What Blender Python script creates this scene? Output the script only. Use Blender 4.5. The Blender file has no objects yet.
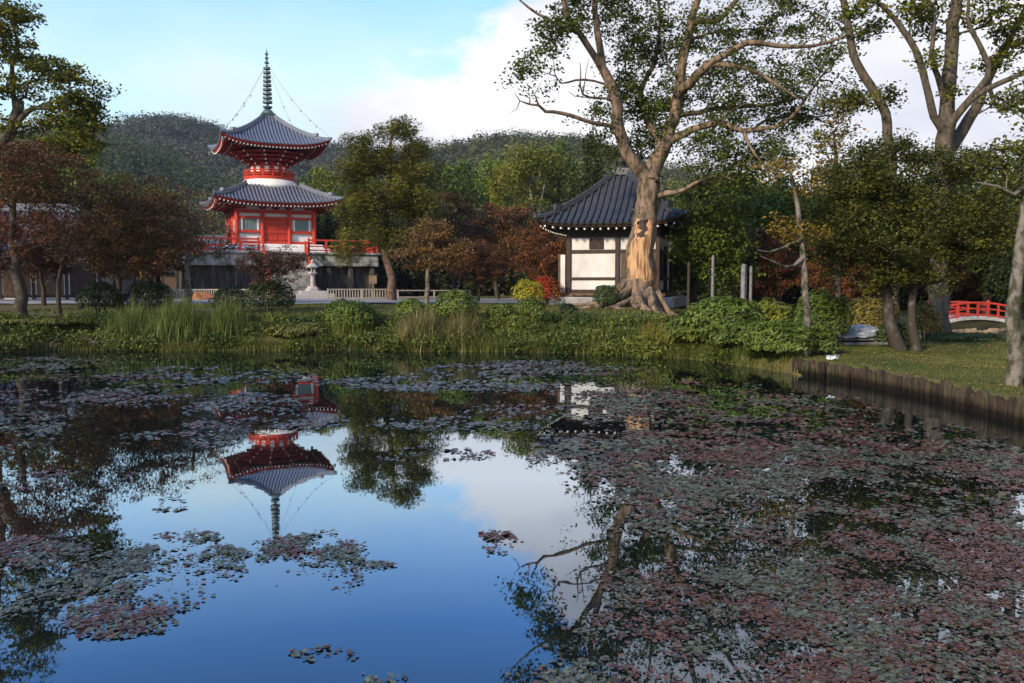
import bpy, math, random
import numpy as np
from mathutils import Vector, Matrix
rad = math.radians
PI = math.pi
rng = np.random.default_rng(7)
random.seed(7)
sc = bpy.context.scene
COL = sc.collection

# ------------------------------------------------------------------ camera
F = 850.0; PITCH = rad(3.9); CAMZ = 2.0
cam_d = bpy.data.cameras.new('camera'); cam = bpy.data.objects.new('camera', cam_d); COL.objects.link(cam)
cam.location = (0, 0, CAMZ); cam.rotation_euler = (rad(90) - PITCH, 0, 0)
cam_d.sensor_width = 36; cam_d.lens = 36 * F / 1024; cam_d.clip_end = 6000; cam_d.clip_start = 0.05
sc.camera = cam

# ------------------------------------------------------------------ world
SUN_EL = rad(24); SUN_AZ = rad(222)      # azimuth clockwise from +Y: behind and to the left of the camera
wd = bpy.data.worlds.new('World'); sc.world = wd; wd.use_nodes = True
nt = wd.node_tree; nt.nodes.clear()
def N(tp, **kw):
    n = nt.nodes.new(tp)
    for k, v in kw.items():
        if k.startswith('i_'): n.inputs[int(k[2:])].default_value = v
        else: setattr(n, k, v)
    return n
def L(a, b): nt.links.new(a, b)
def M(op, a, b=None, c=None, clamp=False):
    n = nt.nodes.new('ShaderNodeMath'); n.operation = op; n.use_clamp = clamp
    for i, v in enumerate((a, b, c)):
        if v is None: continue
        if isinstance(v, (int, float)): n.inputs[i].default_value = v
        else: nt.links.new(v, n.inputs[i])
    return n.outputs[0]
sky = N('ShaderNodeTexSky', sky_type='NISHITA', sun_disc=False)
sky.sun_elevation = SUN_EL; sky.sun_rotation = SUN_AZ
sky.air_density = 1.0; sky.dust_density = 0.6; sky.ozone_density = 1.4
tc = N('ShaderNodeTexCoord'); sep = N('ShaderNodeSeparateXYZ'); L(tc.outputs['Generated'], sep.inputs[0])
az = M('MULTIPLY', M('ARCTAN2', sep.outputs[0], sep.outputs[1]), 180 / PI)
el = M('MULTIPLY', M('ARCSINE', sep.outputs[2]), 180 / PI)
mp = N('ShaderNodeMapping'); mp.inputs['Scale'].default_value = (1, 1, 2.2); L(tc.outputs['Generated'], mp.inputs[0])
n1 = N('ShaderNodeTexNoise'); n1.inputs['Scale'].default_value = 5.5; n1.inputs['Detail'].default_value = 9; n1.inputs['Roughness'].default_value = .56
L(mp.outputs[0], n1.inputs[0])
n2 = N('ShaderNodeTexNoise'); n2.inputs['Scale'].default_value = 3.2; n2.inputs['Detail'].default_value = 7; n2.inputs['Roughness'].default_value = .5
L(mp.outputs[0], n2.inputs[0])
# top of the cloud bank (degrees of elevation) over azimuth
mr = N('ShaderNodeMapRange'); mr.interpolation_type = 'SMOOTHSTEP'
for i, v in enumerate((-13, 19, 11.0, 33.0)): mr.inputs[i + 1].default_value = v
L(az, mr.inputs[0])
bank = M('ADD', mr.outputs[0], M('MULTIPLY', M('SUBTRACT', n1.outputs[0], .5), 15))
edge = M('DIVIDE', M('SUBTRACT', bank, el), 1.6)
edge_soft = M('DIVIDE', M('SUBTRACT', M('ADD', bank, 2), el), 9)
mrs = N('ShaderNodeMapRange'); mrs.interpolation_type = 'SMOOTHSTEP'
for i, v in enumerate((-16, -4, 0, 1)): mrs.inputs[i + 1].default_value = v
L(az, mrs.inputs[0])
mixf = N('ShaderNodeMix'); mixf.data_type = 'FLOAT'
L(mrs.outputs[0], mixf.inputs[0]); L(edge_soft, mixf.inputs[2]); L(edge, mixf.inputs[3])
ramp = N('ShaderNodeValToRGB')
ramp.color_ramp.elements[0].position = .36; ramp.color_ramp.elements[0].color = (.42, .43, .49, 1)
ramp.color_ramp.elements[1].position = .60; ramp.color_ramp.elements[1].color = (.66, .65, .66, 1)
L(n2.outputs[0], ramp.inputs[0])
skym = N('ShaderNodeMix'); skym.data_type = 'RGBA'; skym.blend_type = 'MULTIPLY'; skym.inputs[0].default_value = 1
SKYS = .15
L(sky.outputs[0], skym.inputs[6]); skym.inputs[7].default_value = (SKYS * .52, SKYS * .93, SKYS * 1.38, 1)
mask0 = M('MULTIPLY', M('MINIMUM', M('MAXIMUM', mixf.outputs[0], 0), 1), .96)
veil = M('MULTIPLY', M('MULTIPLY', M('SUBTRACT', 22, el), .10, clamp=True), M('ADD', .86, M('MULTIPLY', M('SUBTRACT', n1.outputs[0], .5), .8)), clamp=True)
mask = mask0
mixv = N('ShaderNodeMix'); mixv.data_type = 'RGBA'; L(veil, mixv.inputs[0]); L(skym.outputs[2], mixv.inputs[6]); mixv.inputs[7].default_value = (.48, .61, .59, 1)
mixc = N('ShaderNodeMix'); mixc.data_type = 'RGBA'
L(mask, mixc.inputs[0]); L(mixv.outputs[2], mixc.inputs[6]); L(ramp.outputs[0], mixc.inputs[7])
bg = N('ShaderNodeBackground'); L(mixc.outputs[2], bg.inputs[0]); bg.inputs[1].default_value = 1.0
wo = N('ShaderNodeOutputWorld'); L(bg.outputs[0], wo.inputs[0])
sun_d = bpy.data.lights.new('sun', 'SUN'); sun = bpy.data.objects.new('sun', sun_d); COL.objects.link(sun)
sun_d.energy = 3.4; sun_d.angle = rad(6); sun_d.color = (1, .82, .60)
sdir = Vector((math.sin(SUN_AZ) * math.cos(SUN_EL), math.cos(SUN_AZ) * math.cos(SUN_EL), math.sin(SUN_EL)))
sun.rotation_euler = (-sdir).to_track_quat('-Z', 'Y').to_euler()
vs = sc.view_settings; vs.view_transform = 'Standard'; vs.look = 'None'; vs.gamma = 1; vs.use_curve_mapping = False; vs.exposure = 0.85
sc.cycles.max_bounces = 6; sc.cycles.diffuse_bounces = 2; sc.cycles.glossy_bounces = 3; sc.cycles.transparent_max_bounces = 4
sc.cycles.volume_bounces = 0
sc.cycles.caustics_reflective = False

# ------------------------------------------------------------------ geometry helpers
def W(px, py, Y):
    a = (px - 512) / F; b = (341.5 - py) / F
    dy = math.cos(PITCH) + b * math.sin(PITCH); dz = -math.sin(PITCH) + b * math.cos(PITCH)
    t = Y / dy
    return Vector((a * t, Y, CAMZ + dz * t))
def WZ(px, py, z=0.0):
    b = (341.5 - py) / F
    dy = math.cos(PITCH) + b * math.sin(PITCH); dz = -math.sin(PITCH) + b * math.cos(PITCH)
    t = (z - CAMZ) / dz
    return Vector(((px - 512) / F * t, dy * t, z))
SH = [WZ(p, q) for p, q in ((-420, 356), (0, 353), (60, 350), (150, 351), (250, 351), (340, 350), (430, 352), (500, 352), (600, 354), (690, 359), (760, 368), (800, 376))]
SHX = np.array([-90] + [p.x for p in SH] + [30]); SHY = np.array([24] + [p.y for p in SH] + [17.5])
RB = [WZ(p, q) for p, q in ((800, 375), (860, 384), (940, 401), (1024, 425))]
RBY = np.array([-3, 5, 9] + [p.y for p in RB][::-1] + [30]); RBX = np.array([10.5, 8.8, 7.9] + [p.x for p in RB][::-1] + [6.4])
def sst(x, a, b):
    t = np.clip((x - a) / (b - a), 0, 1); return t * t * (3 - 2 * t)
def hsh(ix, iy, s):
    v = np.sin(ix * 127.1 + iy * 311.7 + s * 74.7) * 43758.5453
    return v - np.floor(v)
def vnoise(x, y, s=0):
    ix = np.floor(x); iy = np.floor(y); fx = x - ix; fy = y - iy
    fx = fx * fx * (3 - 2 * fx); fy = fy * fy * (3 - 2 * fy)
    return (hsh(ix, iy, s) * (1 - fx) + hsh(ix + 1, iy, s) * fx) * (1 - fy) + (hsh(ix, iy + 1, s) * (1 - fx) + hsh(ix + 1, iy + 1, s) * fx) * fy
def fbm(x, y, s=0, o=4):
    r = 0; a = .5; t = 0
    for k in range(o):
        r = r + a * vnoise(x * 2 ** k, y * 2 ** k, s + k * 13); t += a; a *= .5
    return r / t
def shore(x, y):
    """metres outside the pond (negative: inside)"""
    d1 = y - np.interp(x, SHX, SHY); d2 = x - np.interp(y, RBY, RBX); d3 = .9 - y
    return np.maximum(np.maximum(d1, d2), d3)
def GZ(x, y):
    x = np.asarray(x, float); y = np.asarray(y, float)
    d1 = y - np.interp(x, SHX, SHY); d2 = x - np.interp(y, RBY, RBX); d3 = .9 - y
    d = np.maximum(np.maximum(d1, d2), d3)
    rightness = sst(x, 4.3, 6.8)
    far = .10 + .78 * sst(d1, 0, 3.0)
    far = far + .25 * np.exp(-(((x - 4.5) / 6) ** 2 + ((y - 35) / 6) ** 2))
    rt = .325 + .06 * sst(d, 0, 3) + .35 * sst(y, 45, 80)
    rt = rt - .75 * np.exp(-(((x - .535 * y) / 1.6) ** 2)) * sst(y, 23, 30) 
    land = far * (1 - rightness) + rt * rightness
    land = np.where(d3 > np.maximum(d1, d2), .45, land)
    land = land + (fbm(x * .7, y * .7, 3) - .5) * .12 * sst(d, .3, 1.5)
    rgt = (d2 > d1) | (rightness > .9)
    e0 = np.where(rgt, -.45, .0)
    h = np.where(d < 0, e0 - (.9 + e0) * sst(-d, 0, .8), e0 + (land - e0) * sst(d, 0, np.where(rgt, .10, .35)))
    return h
def gz(x, y): return float(GZ(x, y))
def onG(px, Y):
    x = (px - 512) / F * Y * 1.0
    for _ in range(2):
        z = gz(x, Y); py = 283.5 + (CAMZ - z) * F / Y
        x = W(px, py, Y).x
    return Vector((x, Y, gz(x, Y)))

def tag(o, label=None, cat=None, group=None, kind=None):
    if label: o['label'] = label
    if cat: o['category'] = cat
    if group: o['group'] = group
    if kind: o['kind'] = kind
    return o
def empty(name, loc, rz=0, label=None, cat=None, group=None):
    o = bpy.data.objects.new(name, None); COL.objects.link(o); o.location = loc; o.rotation_euler = (0, 0, rz); o.empty_display_size = .2
    return tag(o, label, cat, group)
def link(name, me, mat=None, parent=None):
    if mat is not None and not me.materials: me.materials.append(mat)
    o = bpy.data.objects.new(name, me); COL.objects.link(o)
    if parent: o.parent = parent
    return o
def np_mesh(name, V, Fc, cols=None, smooth=False):
    """V (n,3); Fc (m,k) with one k"""
    V = np.ascontiguousarray(V, dtype=np.float32); Fc = np.ascontiguousarray(Fc, dtype=np.int32)
    me = bpy.data.meshes.new(name)
    me.vertices.add(len(V)); me.vertices.foreach_set('co', V.ravel())
    m, k = Fc.shape
    me.loops.add(m * k); me.loops.foreach_set('vertex_index', Fc.ravel())
    me.polygons.add(m); me.polygons.foreach_set('loop_start', np.arange(0, m * k, k, dtype=np.int32))
    me.polygons.foreach_set('loop_total', np.full(m, k, dtype=np.int32))
    if smooth: me.polygons.foreach_set('use_smooth', np.ones(m, dtype=bool))
    if cols is not None:
        a = me.color_attributes.new('col', 'FLOAT_COLOR', 'POINT')
        c = np.ones((len(V), 4), dtype=np.float32); c[:, :3] = cols
        a.data.foreach_set('color', c.ravel())
    me.update(calc_edges=True); me.validate()
    return me

class MB:
    def __init__(s): s.v = []; s.f = []
    def add(s, vs_, fs_, mat=None):
        b = len(s.v)
        for p in vs_:
            p = Vector(p)
            if mat is not None: p = mat @ p
            s.v.append(p)
        s.f += [tuple(b + i for i in f) for f in fs_]
        return s
    def box(s, c, size, rz=0, mat=None):
        x, y, z = [q / 2 for q in size]
        R = Matrix.Translation(c) @ Matrix.Rotation(rz, 4, 'Z')
        if mat is not None: R = mat @ R
        return s.add([(i * x, j * y, k * z) for i in (-1, 1) for j in (-1, 1) for k in (-1, 1)],
                     [(0, 1, 3, 2), (4, 6, 7, 5), (0, 4, 5, 1), (2, 3, 7, 6), (0, 2, 6, 4), (1, 5, 7, 3)], R)
    def bar(s, a, b, w, h=None, mat=None):
        a = Vector(a); b = Vector(b); d = b - a; l = d.length
        if l < 1e-6: return s
        R = Matrix.Translation((a + b) / 2) @ d.to_track_quat('X', 'Z').to_matrix().to_4x4()
        if mat is not None: R = mat @ R
        x, y, z = l / 2, w / 2, (h or w) / 2
        return s.add([(i * x, j * y, k * z) for i in (-1, 1) for j in (-1, 1) for k in (-1, 1)],
                     [(0, 1, 3, 2), (4, 6, 7, 5), (0, 4, 5, 1), (2, 3, 7, 6), (0, 2, 6, 4), (1, 5, 7, 3)], R)
    def tube(s, pts, rs, k=8, cap=True, mat=None, squash=1):
        pts = [Vector(p) for p in pts]
        if isinstance(rs, (int, float)): rs = [rs] * len(pts)
        n = len(pts); V = []; up = Vector((0, 0, 1))
        T = [(pts[min(i + 1, n - 1)] - pts[max(i - 1, 0)]).normalized() for i in range(n)]
        u = T[0].orthogonal().normalized()
        for i in range(n):
            u = (u - T[i] * u.dot(T[i]))
            if u.length < 1e-6: u = T[i].orthogonal()
            u.normalize(); w = T[i].cross(u)
            for j in range(k):
                a = 2 * PI * j / k
                V.append(pts[i] + (u * math.cos(a) + w * math.sin(a)) * rs[i])
        Fc = [(i * k + j, i * k + (j + 1) % k, (i + 1) * k + (j + 1) % k, (i + 1) * k + j) for i in range(n - 1) for j in range(k)]
        if cap: Fc += [tuple(range(k))[::-1], tuple((n - 1) * k + j for j in range(k))]
        return s.add(V, Fc, mat)
    def lathe(s, prof, k=24, c=(0, 0, 0), mat=None, a0=0):
        V = []; n = len(prof); c = Vector(c)
        for r, z in prof:
            for j in range(k):
                a = 2 * PI * j / k + a0; V.append(c + Vector((r * math.cos(a), r * math.sin(a), z)))
        Fc = [(i * k + j, i * k + (j + 1) % k, (i + 1) * k + (j + 1) % k, (i + 1) * k + j) for i in range(n - 1) for j in range(k)]
        Fc += [tuple(range(k))[::-1], tuple((n - 1) * k + j for j in range(k))]
        return s.add(V, Fc, mat)
    def grid(s, fn, nu, nv, mat=None):
        V = [fn(i / nu, j / nv) for j in range(nv + 1) for i in range(nu + 1)]
        return s.add(V, [(j * (nu + 1) + i, j * (nu + 1) + i + 1, (j + 1) * (nu + 1) + i + 1, (j + 1) * (nu + 1) + i) for j in range(nv) for i in range(nu)], mat)
    def build(s, name, mat, parent=None, smooth=False, bevel=0):
        me = bpy.data.meshes.new(name); me.from_pydata([tuple(p) for p in s.v], [], s.f); me.update()
        if smooth: me.polygons.foreach_set('use_smooth', [True] * len(me.polygons))
        o = link(name, me, mat, parent)
        if bevel:
            b = o.modifiers.new('b', 'BEVEL'); b.width = bevel; b.segments = 1; b.limit_method = 'ANGLE'
        return o

# ------------------------------------------------------------------ materials
MATS = {}
def pmat(name, col, rough=.8, spec=.3, noise=None, bump=0, scale=5, metal=0, streak=None, detail=5, col2=None, thr=(.4, .65)):
    m = bpy.data.materials.new(name); m.use_nodes = True; t = m.node_tree; b = t.nodes['Principled BSDF']
    b.inputs['Base Color'].default_value = (*col, 1); b.inputs['Roughness'].default_value = rough
    b.inputs['Specular IOR Level'].default_value = spec; b.inputs['Metallic'].default_value = metal
    if col2 is not None or noise:
        c2 = col2 if col2 is not None else tuple(c * noise for c in col)
        co = t.nodes.new('ShaderNodeTexCoord'); mp_ = t.nodes.new('ShaderNodeMapping'); t.links.new(co.outputs['Object'], mp_.inputs[0])
        mp_.inputs['Scale'].default_value = streak or (1, 1, 1)
        nn = t.nodes.new('ShaderNodeTexNoise'); nn.inputs['Scale'].default_value = scale; nn.inputs['Detail'].default_value = detail
        nn.inputs['Roughness'].default_value = .62
        t.links.new(mp_.outputs[0], nn.inputs[0])
        r = t.nodes.new('ShaderNodeValToRGB'); r.color_ramp.elements[0].position = thr[0]; r.color_ramp.elements[1].position = thr[1]
        r.color_ramp.elements[0].color = (*col, 1); r.color_ramp.elements[1].color = (*c2, 1)
        t.links.new(nn.outputs[0], r.inputs[0]); t.links.new(r.outputs[0], b.inputs['Base Color'])
        if bump:
            bp = t.nodes.new('ShaderNodeBump'); bp.inputs['Strength'].default_value = bump; bp.inputs['Distance'].default_value = .03
            t.links.new(nn.outputs[0], bp.inputs['Height']); t.links.new(bp.outputs[0], b.inputs['Normal'])
    MATS[name] = m
    return m
def leafmat(name, rough=.55, spec=.3, trans=.25):
    m = bpy.data.materials.new(name); m.use_nodes = True; t = m.node_tree; b = t.nodes['Principled BSDF']
    at = t.nodes.new('ShaderNodeAttribute'); at.attribute_name = 'col'
    oi = t.nodes.new('ShaderNodeObjectInfo'); mx = t.nodes.new('ShaderNodeMix'); mx.data_type = 'RGBA'; mx.blend_type = 'MULTIPLY'; mx.inputs[0].default_value = 1
    t.links.new(at.outputs['Color'], mx.inputs[6]); t.links.new(oi.outputs['Color'], mx.inputs[7])
    t.links.new(mx.outputs[2], b.inputs['Base Color']); b.inputs['Roughness'].default_value = rough; b.inputs['Specular IOR Level'].default_value = spec
    if trans:
        tr = t.nodes.new('ShaderNodeBsdfTranslucent'); t.links.new(mx.outputs[2], tr.inputs[0])
        ms = t.nodes.new('ShaderNodeMixShader'); ms.inputs[0].default_value = trans
        t.links.new(b.outputs[0], ms.inputs[1]); t.links.new(tr.outputs[0], ms.inputs[2])
        t.links.new(ms.outputs[0], t.nodes['Material Output'].inputs[0])
    MATS[name] = m; return m
leafmat('leaf'); leafmat('pad', rough=.38, spec=.6, trans=0)
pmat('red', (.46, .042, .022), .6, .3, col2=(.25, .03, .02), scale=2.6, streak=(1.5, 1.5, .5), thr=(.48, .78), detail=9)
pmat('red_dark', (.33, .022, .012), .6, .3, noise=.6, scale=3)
pmat('white', (.74, .72, .68), .8, .2, noise=.86, scale=2.5)
pmat('plaster', (.60, .56, .52), .85, .2, noise=.66, scale=1.8, streak=(1, 1, .6), bump=.1, thr=(.40, .85))
pmat('greenlat', (.18, .26, .24), .6)
pmat('tile', (.135, .15, .19), .42, .5, noise=.5, scale=7, thr=(.35, .75))
pmat('tile_dark', (.032, .034, .039), .45, .5, noise=1.9, scale=6, thr=(.4, .8))
pmat('bronze', (.075, .12, .13), .5, .5, noise=.6, scale=8)
pmat('dwood', (.045, .026, .018), .7, .3, noise=.6, scale=6, streak=(1, 1, .3))
pmat('brownwood', (.13, .075, .045), .75, .3, noise=.55, scale=9, streak=(1, 1, .25))
pmat('stone', (.34, .32, .29), .85, .2, noise=.45, scale=2.2, bump=.4, thr=(.4, .7))
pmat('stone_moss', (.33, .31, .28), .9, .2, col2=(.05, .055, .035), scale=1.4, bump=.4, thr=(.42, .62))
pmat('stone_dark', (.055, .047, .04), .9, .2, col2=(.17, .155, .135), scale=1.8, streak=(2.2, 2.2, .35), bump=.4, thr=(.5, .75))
pmat('granite', (.42, .40, .38), .85, .2, noise=.6, scale=9)
pmat('bark', (.115, .09, .07), .9, .15, col2=(.035, .034, .02), scale=5, streak=(2.2, 2.2, .7), bump=.8, thr=(.38, .66))
pmat('bark_pale', (.17, .145, .12), .9, .15, col2=(.045, .045, .025), scale=7, streak=(1, 1, .7), bump=.9, thr=(.44, .58), detail=9)
pmat('bark_dark', (.045, .036, .028), .9, .15, col2=(.12, .11, .09), scale=5, bump=.5, thr=(.55, .75))
pmat('bark_pine', (.15, .095, .065), .9, .15, col2=(.05, .035, .03), scale=4, bump=.6)
pmat('bark_camphor', (.21, .145, .10), .9, .15, col2=(.055, .045, .028), scale=3.4, streak=(1.5, 1.5, .6), bump=1.0, thr=(.42, .60), detail=9)
pmat('stripped', (.50, .30, .15), .75, .2, col2=(.16, .07, .03), scale=3.4, streak=(4.5, 4.5, .4), bump=1.0, thr=(.44, .60), detail=9)
pmat('tarp', (.20, .23, .27), .5, .4, col2=(.50, .54, .58), scale=6, streak=(.6, 3, 3), bump=.6, thr=(.45, .6))
pmat('litter', (.7, .78, .85), .5)
pmat('sign_wood', (.22, .16, .10), .8, noise=.6)
pmat('cedar_post', (.19, .185, .19), .85, noise=.5, scale=8)
pmat('bamboo', (.27, .245, .21), .8, noise=.7, scale=7)
pmat('rockwarm', (.26, .18, .11), .9, .2, col2=(.16, .13, .09), scale=2.5, bump=.5)
pmat('orange', (.30, .12, .05), .7, noise=.6, scale=6)

# ground: soil, moss, gravel by place
def ground_mat():
    m = bpy.data.materials.new('ground'); m.use_nodes = True; t = m.node_tree; b = t.nodes['Principled BSDF']
    b.inputs['Roughness'].default_value = .95; b.inputs['Specular IOR Level'].default_value = .15
    co = t.nodes.new('ShaderNodeTexCoord')
    def ns(sc_, d=6):
        n = t.nodes.new('ShaderNodeTexNoise'); n.inputs['Scale'].default_value = sc_; n.inputs['Detail'].default_value = d; n.inputs['Roughness'].default_value = .65
        t.links.new(co.outputs['Object'], n.inputs[0]); return n
    a = ns(.45); c = ns(9); e = ns(2.2)
    r1 = t.nodes.new('ShaderNodeValToRGB'); cr = r1.color_ramp
    cr.elements[0].position = .34; cr.elements[0].color = (.075, .045, .028, 1)
    cr.elements[1].position = .62; cr.elements[1].color = (.055, .085, .018, 1)
    x = cr.elements.new(.5); x.color = (.10, .085, .03, 1)
    mxn = t.nodes.new('ShaderNodeMix'); mxn.data_type = 'FLOAT'; mxn.inputs[0].default_value = .4
    t.links.new(a.outputs[0], mxn.inputs[2]); t.links.new(e.outputs[0], mxn.inputs[3]); t.links.new(mxn.outputs[0], r1.inputs[0])
    mx = t.nodes.new('ShaderNodeMix'); mx.data_type = 'RGBA'; mx.blend_type = 'OVERLAY'; mx.inputs[0].default_value = .5
    t.links.new(r1.outputs[0], mx.inputs[6]); t.links.new(c.outputs[0], mx.inputs[7])
    t.links.new(mx.outputs[2], b.inputs['Base Color'])
    bp = t.nodes.new('ShaderNodeBump'); bp.inputs['Strength'].default_value = .7; bp.inputs['Distance'].default_value = .06
    t.links.new(c.outputs[0], bp.inputs['Height']); t.links.new(bp.outputs[0], b.inputs['Normal'])
    return m
def water_mat():
    m = bpy.data.materials.new('water'); m.use_nodes = True; t = m.node_tree; t.nodes.clear()
    out = t.nodes.new('ShaderNodeOutputMaterial'); d = t.nodes.new('ShaderNodeBsdfDiffuse'); d.inputs[0].default_value = (.006, .009, .008, 1)
    g = t.nodes.new('ShaderNodeBsdfGlossy'); g.inputs['Roughness'].default_value = .012; g.inputs['Color'].default_value = (.82, .91, 1, 1)
    fr = t.nodes.new('ShaderNodeFresnel'); fr.inputs[0].default_value = 1.36
    ml = t.nodes.new('ShaderNodeMath'); ml.operation = 'MULTIPLY'; ml.inputs[1].default_value = 2.5; ml.use_clamp = True
    co = t.nodes.new('ShaderNodeTexCoord'); n = t.nodes.new('ShaderNodeTexNoise'); n.inputs['Scale'].default_value = 1.6; n.inputs['Detail'].default_value = 4
    t.links.new(co.outputs['Object'], n.inputs[0])
    bp = t.nodes.new('ShaderNodeBump'); bp.inputs['Strength'].default_value = .05; bp.inputs['Distance'].default_value = .012
    t.links.new(n.outputs[0], bp.inputs['Height']); t.links.new(bp.outputs[0], g.inputs['Normal'])
    mn = t.nodes.new('ShaderNodeMath'); mn.operation = 'MINIMUM'; mn.inputs[1].default_value = .66; t.links.new(fr.outputs[0], ml.inputs[0]); t.links.new(ml.outputs[0], mn.inputs[0]); ms = t.nodes.new('ShaderNodeMixShader')
    t.links.new(mn.outputs[0], ms.inputs[0]); t.links.new(d.outputs[0], ms.inputs[1]); t.links.new(g.outputs[0], ms.inputs[2]); t.links.new(ms.outputs[0], out.inputs[0])
    return m

# ------------------------------------------------------------------ ground and water
def axis(lo, hi, step, out_lo, out_hi, gr=1.22):
    a = list(np.arange(lo, hi, step)); s = step; x = hi
    while x < out_hi: a.append(x); s *= gr; x += s
    a.append(out_hi); s = step; x = lo - step; b = []
    while x > out_lo: b.append(x); s *= gr; x -= s
    b.append(out_lo)
    return np.array(b[::-1] + a)
ax = axis(-17, 14, .14, -2500, 2500); ay = axis(10, 40, .14, -60, 3500)
X, Y = np.meshgrid(ax, ay); Z = GZ(X, Y)
nx, ny = len(ax), len(ay)
idx = (np.arange(ny - 1)[:, None] * nx + np.arange(nx - 1)[None, :]).ravel()
g = np_mesh('ground', np.stack([X.ravel(), Y.ravel(), Z.ravel()], 1), np.stack([idx, idx + 1, idx + nx + 1, idx + nx], 1), smooth=True)
tag(link('ground', g, ground_mat()), kind='structure')
m = MB(); m.add([(-89, .2, 0), (12.5, .2, 0), (12.5, 28, 0), (-89, 28, 0)], [(0, 1, 2, 3)])
tag(m.build('water', water_mat()), kind='structure')
# gravel path and plaza before the pagoda
pmat('gravel', (.30, .27, .25), .95, .1, noise=.72, scale=3, bump=.3)
m = MB()
def strip(pts_a, pts_b, dz=.03):
    V = []; 
    for a, b in zip(pts_a, pts_b):
        for t in (0, 1): 
            p = a if t == 0 else b
            V.append((p[0], p[1], gz(p[0], p[1]) + dz))
    m.add(V, [(2 * i, 2 * i + 1, 2 * i + 3, 2 * i + 2) for i in range(len(pts_a) - 1)])
xs = np.linspace(-60, 3, 64)
strip([(x, 46 + .06 * (x + 20)) for x in xs], [(x, 62 + .02 * x) for x in xs], .05)
tag(m.build('path', MATS['gravel']), kind='structure')

# ------------------------------------------------------------------ leaves, tubes, trees
def unit(v): return v / np.maximum(np.linalg.norm(v, axis=-1, keepdims=True), 1e-9)
def leaf_arrays(P, size, up=.5, elong=1.7, out=None, r=None):
    r = r or rng; n = len(P)
    nrm = r.normal(size=(n, 3)); nrm = unit(nrm)
    nrm[:, 2] = np.abs(nrm[:, 2]) + up
    if out is not None: nrm = nrm * .7 + out
    nrm = unit(nrm)
    a = unit(np.cross(nrm, r.normal(size=(n, 3)))); b = np.cross(nrm, a)
    s = (size * r.uniform(.6, 1.35, n))[:, None] if np.isscalar(size) else size[:, None]
    V = np.empty((n, 4, 3)); V[:, 0] = P - a * s * elong / 2; V[:, 1] = P + b * s / 2 + nrm * s * .08; V[:, 2] = P + a * s * elong / 2; V[:, 3] = P - b * s / 2 + nrm * s * .08
    return V.reshape(-1, 3)
def quads(n): return np.arange(4 * n, dtype=np.int32).reshape(n, 4)
def colvar(n, c, c2, var=.25, mixp=None, r=None):
    r = r or rng
    t = r.uniform(0, 1, n) if mixp is None else mixp
    c = np.array(c)[None] * FOL * .85; c2 = np.array(c2)[None] * FOL * 1.12  # spreads leaf tones apart, putting highlight and shadow contrast into the colour
    k = (c * (1 - t[:, None]) + c2 * t[:, None]) * r.uniform(1 - var, 1 + var, (n, 1))
    return np.clip(k, 0, 1)
FOL = np.array([1.16, 1.13, .80])
def rep4(c): return np.repeat(c, 4, axis=0)

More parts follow.
